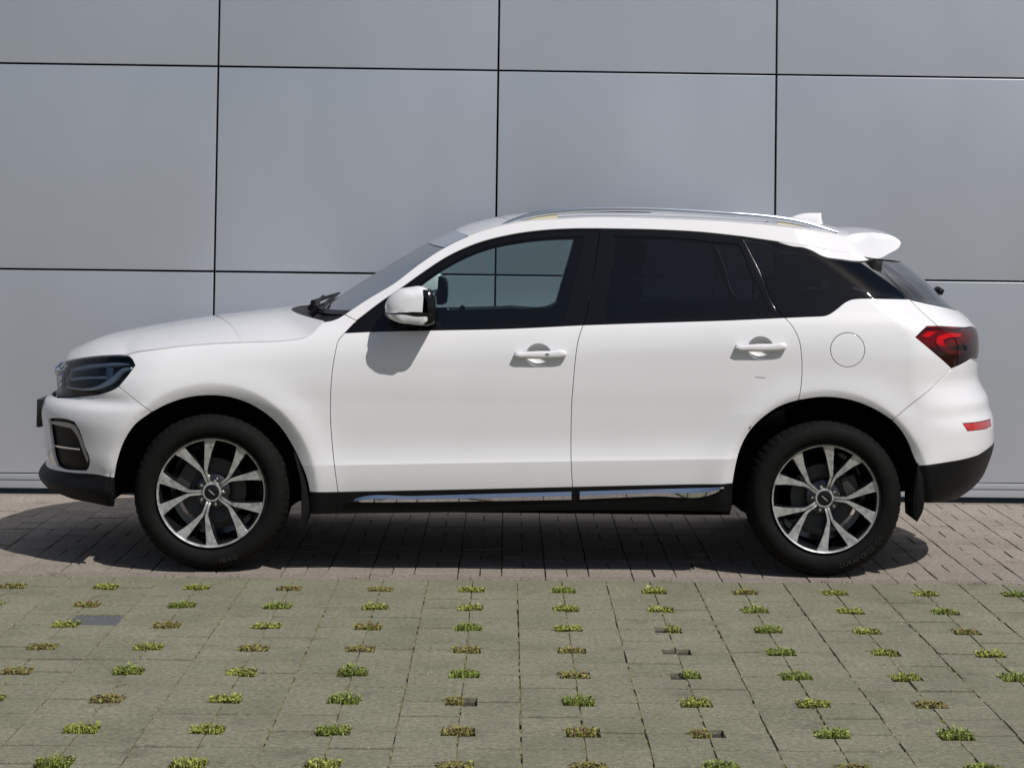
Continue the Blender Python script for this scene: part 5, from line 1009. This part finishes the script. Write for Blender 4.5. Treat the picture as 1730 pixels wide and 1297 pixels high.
# --- wheels ---
def make_wheel(rot, sd, wx, wz, lead=True):
    y_out = -.925
    bm = bmesh.new()
    pr = [(.247, -.004), (.252, .004), (.258, .004), (.268, -.006), (.290, -.014), (.312, -.013), (.330, -.004), (.341, .010), (.349, .022), (.3555, .038), (.3595, .060), (.3605, .11), (.3595, .165), (.349, .20), (.33, .215), (.29, .22), (.25, .21)]
    def mod(j, k):
        if 8 <= j <= 12 and (k % 5 == 0): return -.0035
        if j == 7 and (k % 5 == 0): return -.002
        return 0
    add_lathe(bm, pr, 300, y_out + .01, mod=mod)
    tyre = bm_obj('tyre', bm, M_RUBBER, None, 28)
    bm = bmesh.new()
    add_lathe(bm, [(.238, .012), (.2405, .0), (.2465, -.003), (.2500, .001), (.2500, .012)], 120, y_out + .012, mi=0)
    add_lathe(bm, [(.238, .012), (.228, .035), (.222, .16), (.215, .19), (.19, .195)], 96, y_out + .012, mi=1)
    rim = bm_obj('rim', bm, [M_RIM, M_RIMBLACK], None, 50)
    objs = [(tyre, 'tyre')]
    # ten arms in five pairs
    fy = lambda r: y_out + .016 + .020 * (1 - (r / .243))**.8 + (.012 if r < .05 else 0)
    path = [(.042, 8.4, .0048), (.060, 6.2, .0050), (.080, 5.0, .0053), (.101, 4.6, .0062), (.113, 6.0, .0082), (.135, 9.4, .0108), (.165, 12.6, .0142), (.195, 14.9, .0180), (.220, 16.6, .0225), (.236, 17.7, .0275), (.2415, 17.9, .034)]
    parts = []
    for k in range(5):
        for s in (-1, 1):
            base = rot + 72 * k; L_, R_ = [], []
            cpts = []
            for r, a, w in path:
                t = math.radians(90 - (base + s * a)); cpts.append((r * math.cos(t), r * math.sin(t), w, r))
            for i, (x, z, w, r) in enumerate(cpts):
                x0_, z0_ = cpts[max(i-1, 0)][:2]; x1_, z1_ = cpts[min(i+1, len(cpts)-1)][:2]
                tx, tz_ = x1_ - x0_, z1_ - z0_; l = math.hypot(tx, tz_); tx /= l; tz_ /= l
                if i >= len(cpts) - 2: tx, tz_ = x / math.hypot(x, z), z / math.hypot(x, z)
                L_.append((x - tz_ * w, z + tx * w, r)); R_.append((x + tz_ * w, z - tx * w, r))
            bm = bmesh.new(); q = []
            for (lx, lz, r), (rx, rz, _) in zip(L_, R_):
                yf = fy(r); ch = .0022; mx_, mz_ = (lx + rx) / 2, (lz + rz) / 2
                def ins(x, z, f): return (x + (mx_ - x) * f, z + (mz_ - z) * f)
                a1 = ins(lx, lz, .10); b1 = ins(rx, rz, .10)
                wid = 1.0 + .25
                a2 = (mx_ + (lx - mx_) * 1.25, mz_ + (lz - mz_) * 1.25); b2 = (mx_ + (rx - mx_) * 1.25, mz_ + (rz - mz_) * 1.25)
                q.append([bm.verts.new((a2[0], yf + .045, a2[1])), bm.verts.new((lx, yf + ch, lz)), bm.verts.new((a1[0], yf, a1[1])), bm.verts.new((b1[0], yf, b1[1])), bm.verts.new((rx, yf + ch, rz)), bm.verts.new((b2[0], yf + .045, b2[1]))])
            for u, v in zip(q, q[1:]):
                for m_ in range(5):
                    f = bm.faces.new((u[m_], u[m_+1], v[m_+1], v[m_])); f.material_index = 0 if m_ in (1, 2, 3) else 1
            bm.faces.new(q[0]).material_index = 1; bm.faces.new(q[-1][::-1]).material_index = 0
            parts.append((bm_obj('spoke', bm, [M_RIM, M_RIMBLACK], None, 40), 'spoke'))
    bm = bmesh.new(); add_lathe(bm, [(.047, .045), (.046, .012), (.0445, .002), (.041, -.002), (.0345, -.002), (.034, .003)], 60, fy(.04) - .006, mi=0)
    parts.append((bm_obj('hub', bm, M_RIM, None, 40), 'hub'))
    bm = bmesh.new(); add_lathe(bm, [(.0342, .004), (.0335, -.002), (.030, -.0035), (.018, -.005), (.0004, -.0055)], 48, fy(.04) - .006)
    parts.append((bm_obj('hub_cap', bm, M_GLOSSBLACK, None, 60), 'hub_cap'))
    bm = bmesh.new()
    for i in range(5):   # little wing-like mark on the cap
        u = (i - 2) * .0075; add_box(bm, (u, 0, .0), (.0055, .0012, .006 - abs(i - 2) * .0012), 0)
    bmesh.ops.transform(bm, matrix=Matrix.Translation((0, fy(.04) - .0122, 0)) @ Matrix.Rotation(math.radians(40), 4, 'Y'), verts=bm.verts)
    parts.append((bm_obj('cap_mark', bm, M_MARK, None, 0), 'cap_mark'))
    for k in range(5):
        t = math.radians(90 - (rot + 36 + 72 * k)); x, z = .0575 * math.cos(t), .0575 * math.sin(t)
        bm = bmesh.new(); add_tube(bm, [(x, y_out + .075, z), (x, y_out + .038, z), (x, y_out + .034, z)], [.0095, .0095, .006], 6)
        parts.append((bm_obj('wheel_nut', bm, M_CHROME, None, 30), 'wheel_nut'))
    bm = bmesh.new(); add_lathe(bm, [(.075, .13), (.078, .075), (.052, .06), (.0, .058)], 40, y_out, mi=0); parts.append((bm_obj('hub_face', bm, M_RIMBLACK, None, 40), 'hub_face'))
    bm = bmesh.new(); add_lathe(bm, [(.070, .10), (.080, .093), (.150, .093), (.152, .115), (.08, .115)], 64, y_out); parts.append((bm_obj('brake_disc', bm, M_DISC, None, 40), 'brake_disc'))
    a = math.radians(150 if wx < 0 else 20); bm = bmesh.new(); add_box(bm, (.135 * math.cos(a), y_out + .095, .135 * math.sin(a)), (.07, .06, .11), .012, Matrix.Rotation(-a, 3, 'Y')); parts.append((bm_obj('brake_caliper', bm, M_CALIPER, None, 40), 'brake_caliper'))
    w = part('wheel'); w.location = (wx, 0, wz)
    for o in [tyre, rim] + [p[0] for p in parts]: o.parent = w
    if sd > 0:
        w.rotation_euler = (0, 0, PI)
    return w
w1 = make_wheel(-20, -1, *WHEELS[0]); w2 = make_wheel(21, -1, *WHEELS[1])
for w in (w1, w2):
    c = w.copy(); COL.objects.link(c); c.parent = car; c.rotation_euler = (0, 0, PI)
    for ch in list(w.children): d = ch.copy(); COL.objects.link(d); d.parent = c
# raised lettering on the tyres
def tyre_text(txt, w, ang, r, size):
    cu = bpy.data.curves.new('t', 'FONT'); cu.body = 'X'; cu.size = size; cu.extrude = .0006; cu.resolution_u = 2
    bm = bmesh.new(); total = 0; advs = []
    for ch in txt:
        adv = size * (.34 if ch in 'I/. ' else .72); advs.append(adv); total += adv
    pos = -total / 2
    for ch, adv in zip(txt, advs):
        if ch != ' ':
            cu.body = ch; ob = bpy.data.objects.new('t', cu); COL.objects.link(ob); bpy.context.view_layer.update()
            me = ob.to_mesh(); tb = bmesh.new(); tb.from_mesh(me); ob.to_mesh_clear(); bpy.data.objects.remove(ob)
            a = ang + (pos + adv / 2) / r   # angle measured from straight down, towards the right
            # local: x along tangent, y towards centre (up)
            t = a - PI/2; ux = Vector((math.cos(a), 0, math.sin(a))); uy = Vector((-math.sin(a), 0, math.cos(a)))
            base = Vector((r * math.sin(a), -.9290, -r * math.cos(a)))
            for v in tb.verts:
                v.co = base + ux * (v.co.x - adv / 2) + uy * v.co.y + Vector((0, -v.co.z, 0))
            tmp = bpy.data.meshes.new('t'); tb.to_mesh(tmp); tb.free(); bm.from_mesh(tmp); bpy.data.meshes.remove(tmp)
        pos += adv
    bm_obj('raised_lettering', bm, M_LETTER, w, 0)
tyre_text('DURAFORCE C/S', w2, .62, .318, .030)
tyre_text('NERO', w1, .28, .318, .030)
# --- cabin ---
def cab(name, boxes, mat, bev=.03):
    bm = bmesh.new()
    for c, s, r in boxes: add_box(bm, c, s, min(bev, min(s) * .45), Matrix.Rotation(r, 3, 'Y') if r else None, 3)
    return bm_obj(name, bm, mat, car, 50)
cab('dashboard', [((-.66, 0, 1.00), (.42, 1.36, .20), 0), ((-.60, 0, .85), (.3, 1.36, .3), 0), ((-.50, -.36, 1.085), (.22, .36, .08), .15)], M_CABIN, .05)
bm = bmesh.new(); ctr = Vector((-.36, -.37, 1.02)); tl_ = .42
pts = [ctr + Vector((math.sin(tl_) * .185 * math.sin(a), .185 * math.cos(a), math.cos(tl_) * .185 * math.sin(a))) for a in np.linspace(0, 2*PI, 33)]
add_tube(bm, pts, .014, 8, caps=False); add_box(bm, ctr, (.05, .13, .10), .02); add_tube(bm, [ctr + Vector((0, -.18, 0)), ctr + Vector((0, .18, 0))], .012, 6); add_tube(bm, [ctr, ctr + Vector((-.25, 0, -.12))], .03, 8)
bm_obj('steering_wheel', bm, M_CABIN, car, 50)
for y in (-.37, .37):
    cab('front_seat', [((.12, y, .72), (.50, .50, .18), -.08), ((.42, y, 1.03), (.16, .50, .66), .28), ((.545, y, 1.44), (.10, .27, .18), .2)], M_SEAT, .06)
for y in (-.42, 0, .42):
    cab('rear_seat', [((1.02, y, .74), (.5, .42, .18), -.05), ((1.30, y, 1.04), (.16, .42, .62), .3), ((1.40, y, 1.38), (.09, .25, .14), .2)], M_SEAT, .06)
cab('cabin_floor', [((-.05, 0, .42), (1.7, 1.66, .04), 0), ((1.75, 0, 1.05), (.7, 1.45, .03), 0)], M_CABIN, .01)
for sd in (-1, 1):
    # inner door cards up to the window line
    V = []; F = []; xs2 = np.linspace(-.85, 1.75, 40)
    for x in xs2:
        zb_ = float(np.interp(x, [p[0] for p in PX['belt_f'] + PX['belt_r']], [p[1] for p in PX['belt_f'] + PX['belt_r']])) - .004
        for z, o_ in ((.45 if abs(x - .05) < .85 else .90, .10), (.92, .10), (zb_ - .03, .085), (zb_, .055), (zb_ + .004, .02)):
            V.append((x, sd * (float(w_full(x, z)) - o_), z))
    for i in range(len(xs2) - 1):
        for j in range(4): F.append((i*5 + j, i*5 + j + 1, (i+1)*5 + j + 1, (i+1)*5 + j))
    mesh_obj('door_card', V, F, M_CABIN, car)
# interior mirror and dark band at the top of the windscreen
p = on_ws(.80, 0, -.06); bm = bmesh.new(); add_box(bm, p + Vector((.06, 0, -.02)), (.03, .24, .07), .012); add_box(bm, p + Vector((.03, 0, .03)), (.08, .06, .05), .012); bm_obj('interior_mirror', bm, M_CABIN, car, 50)
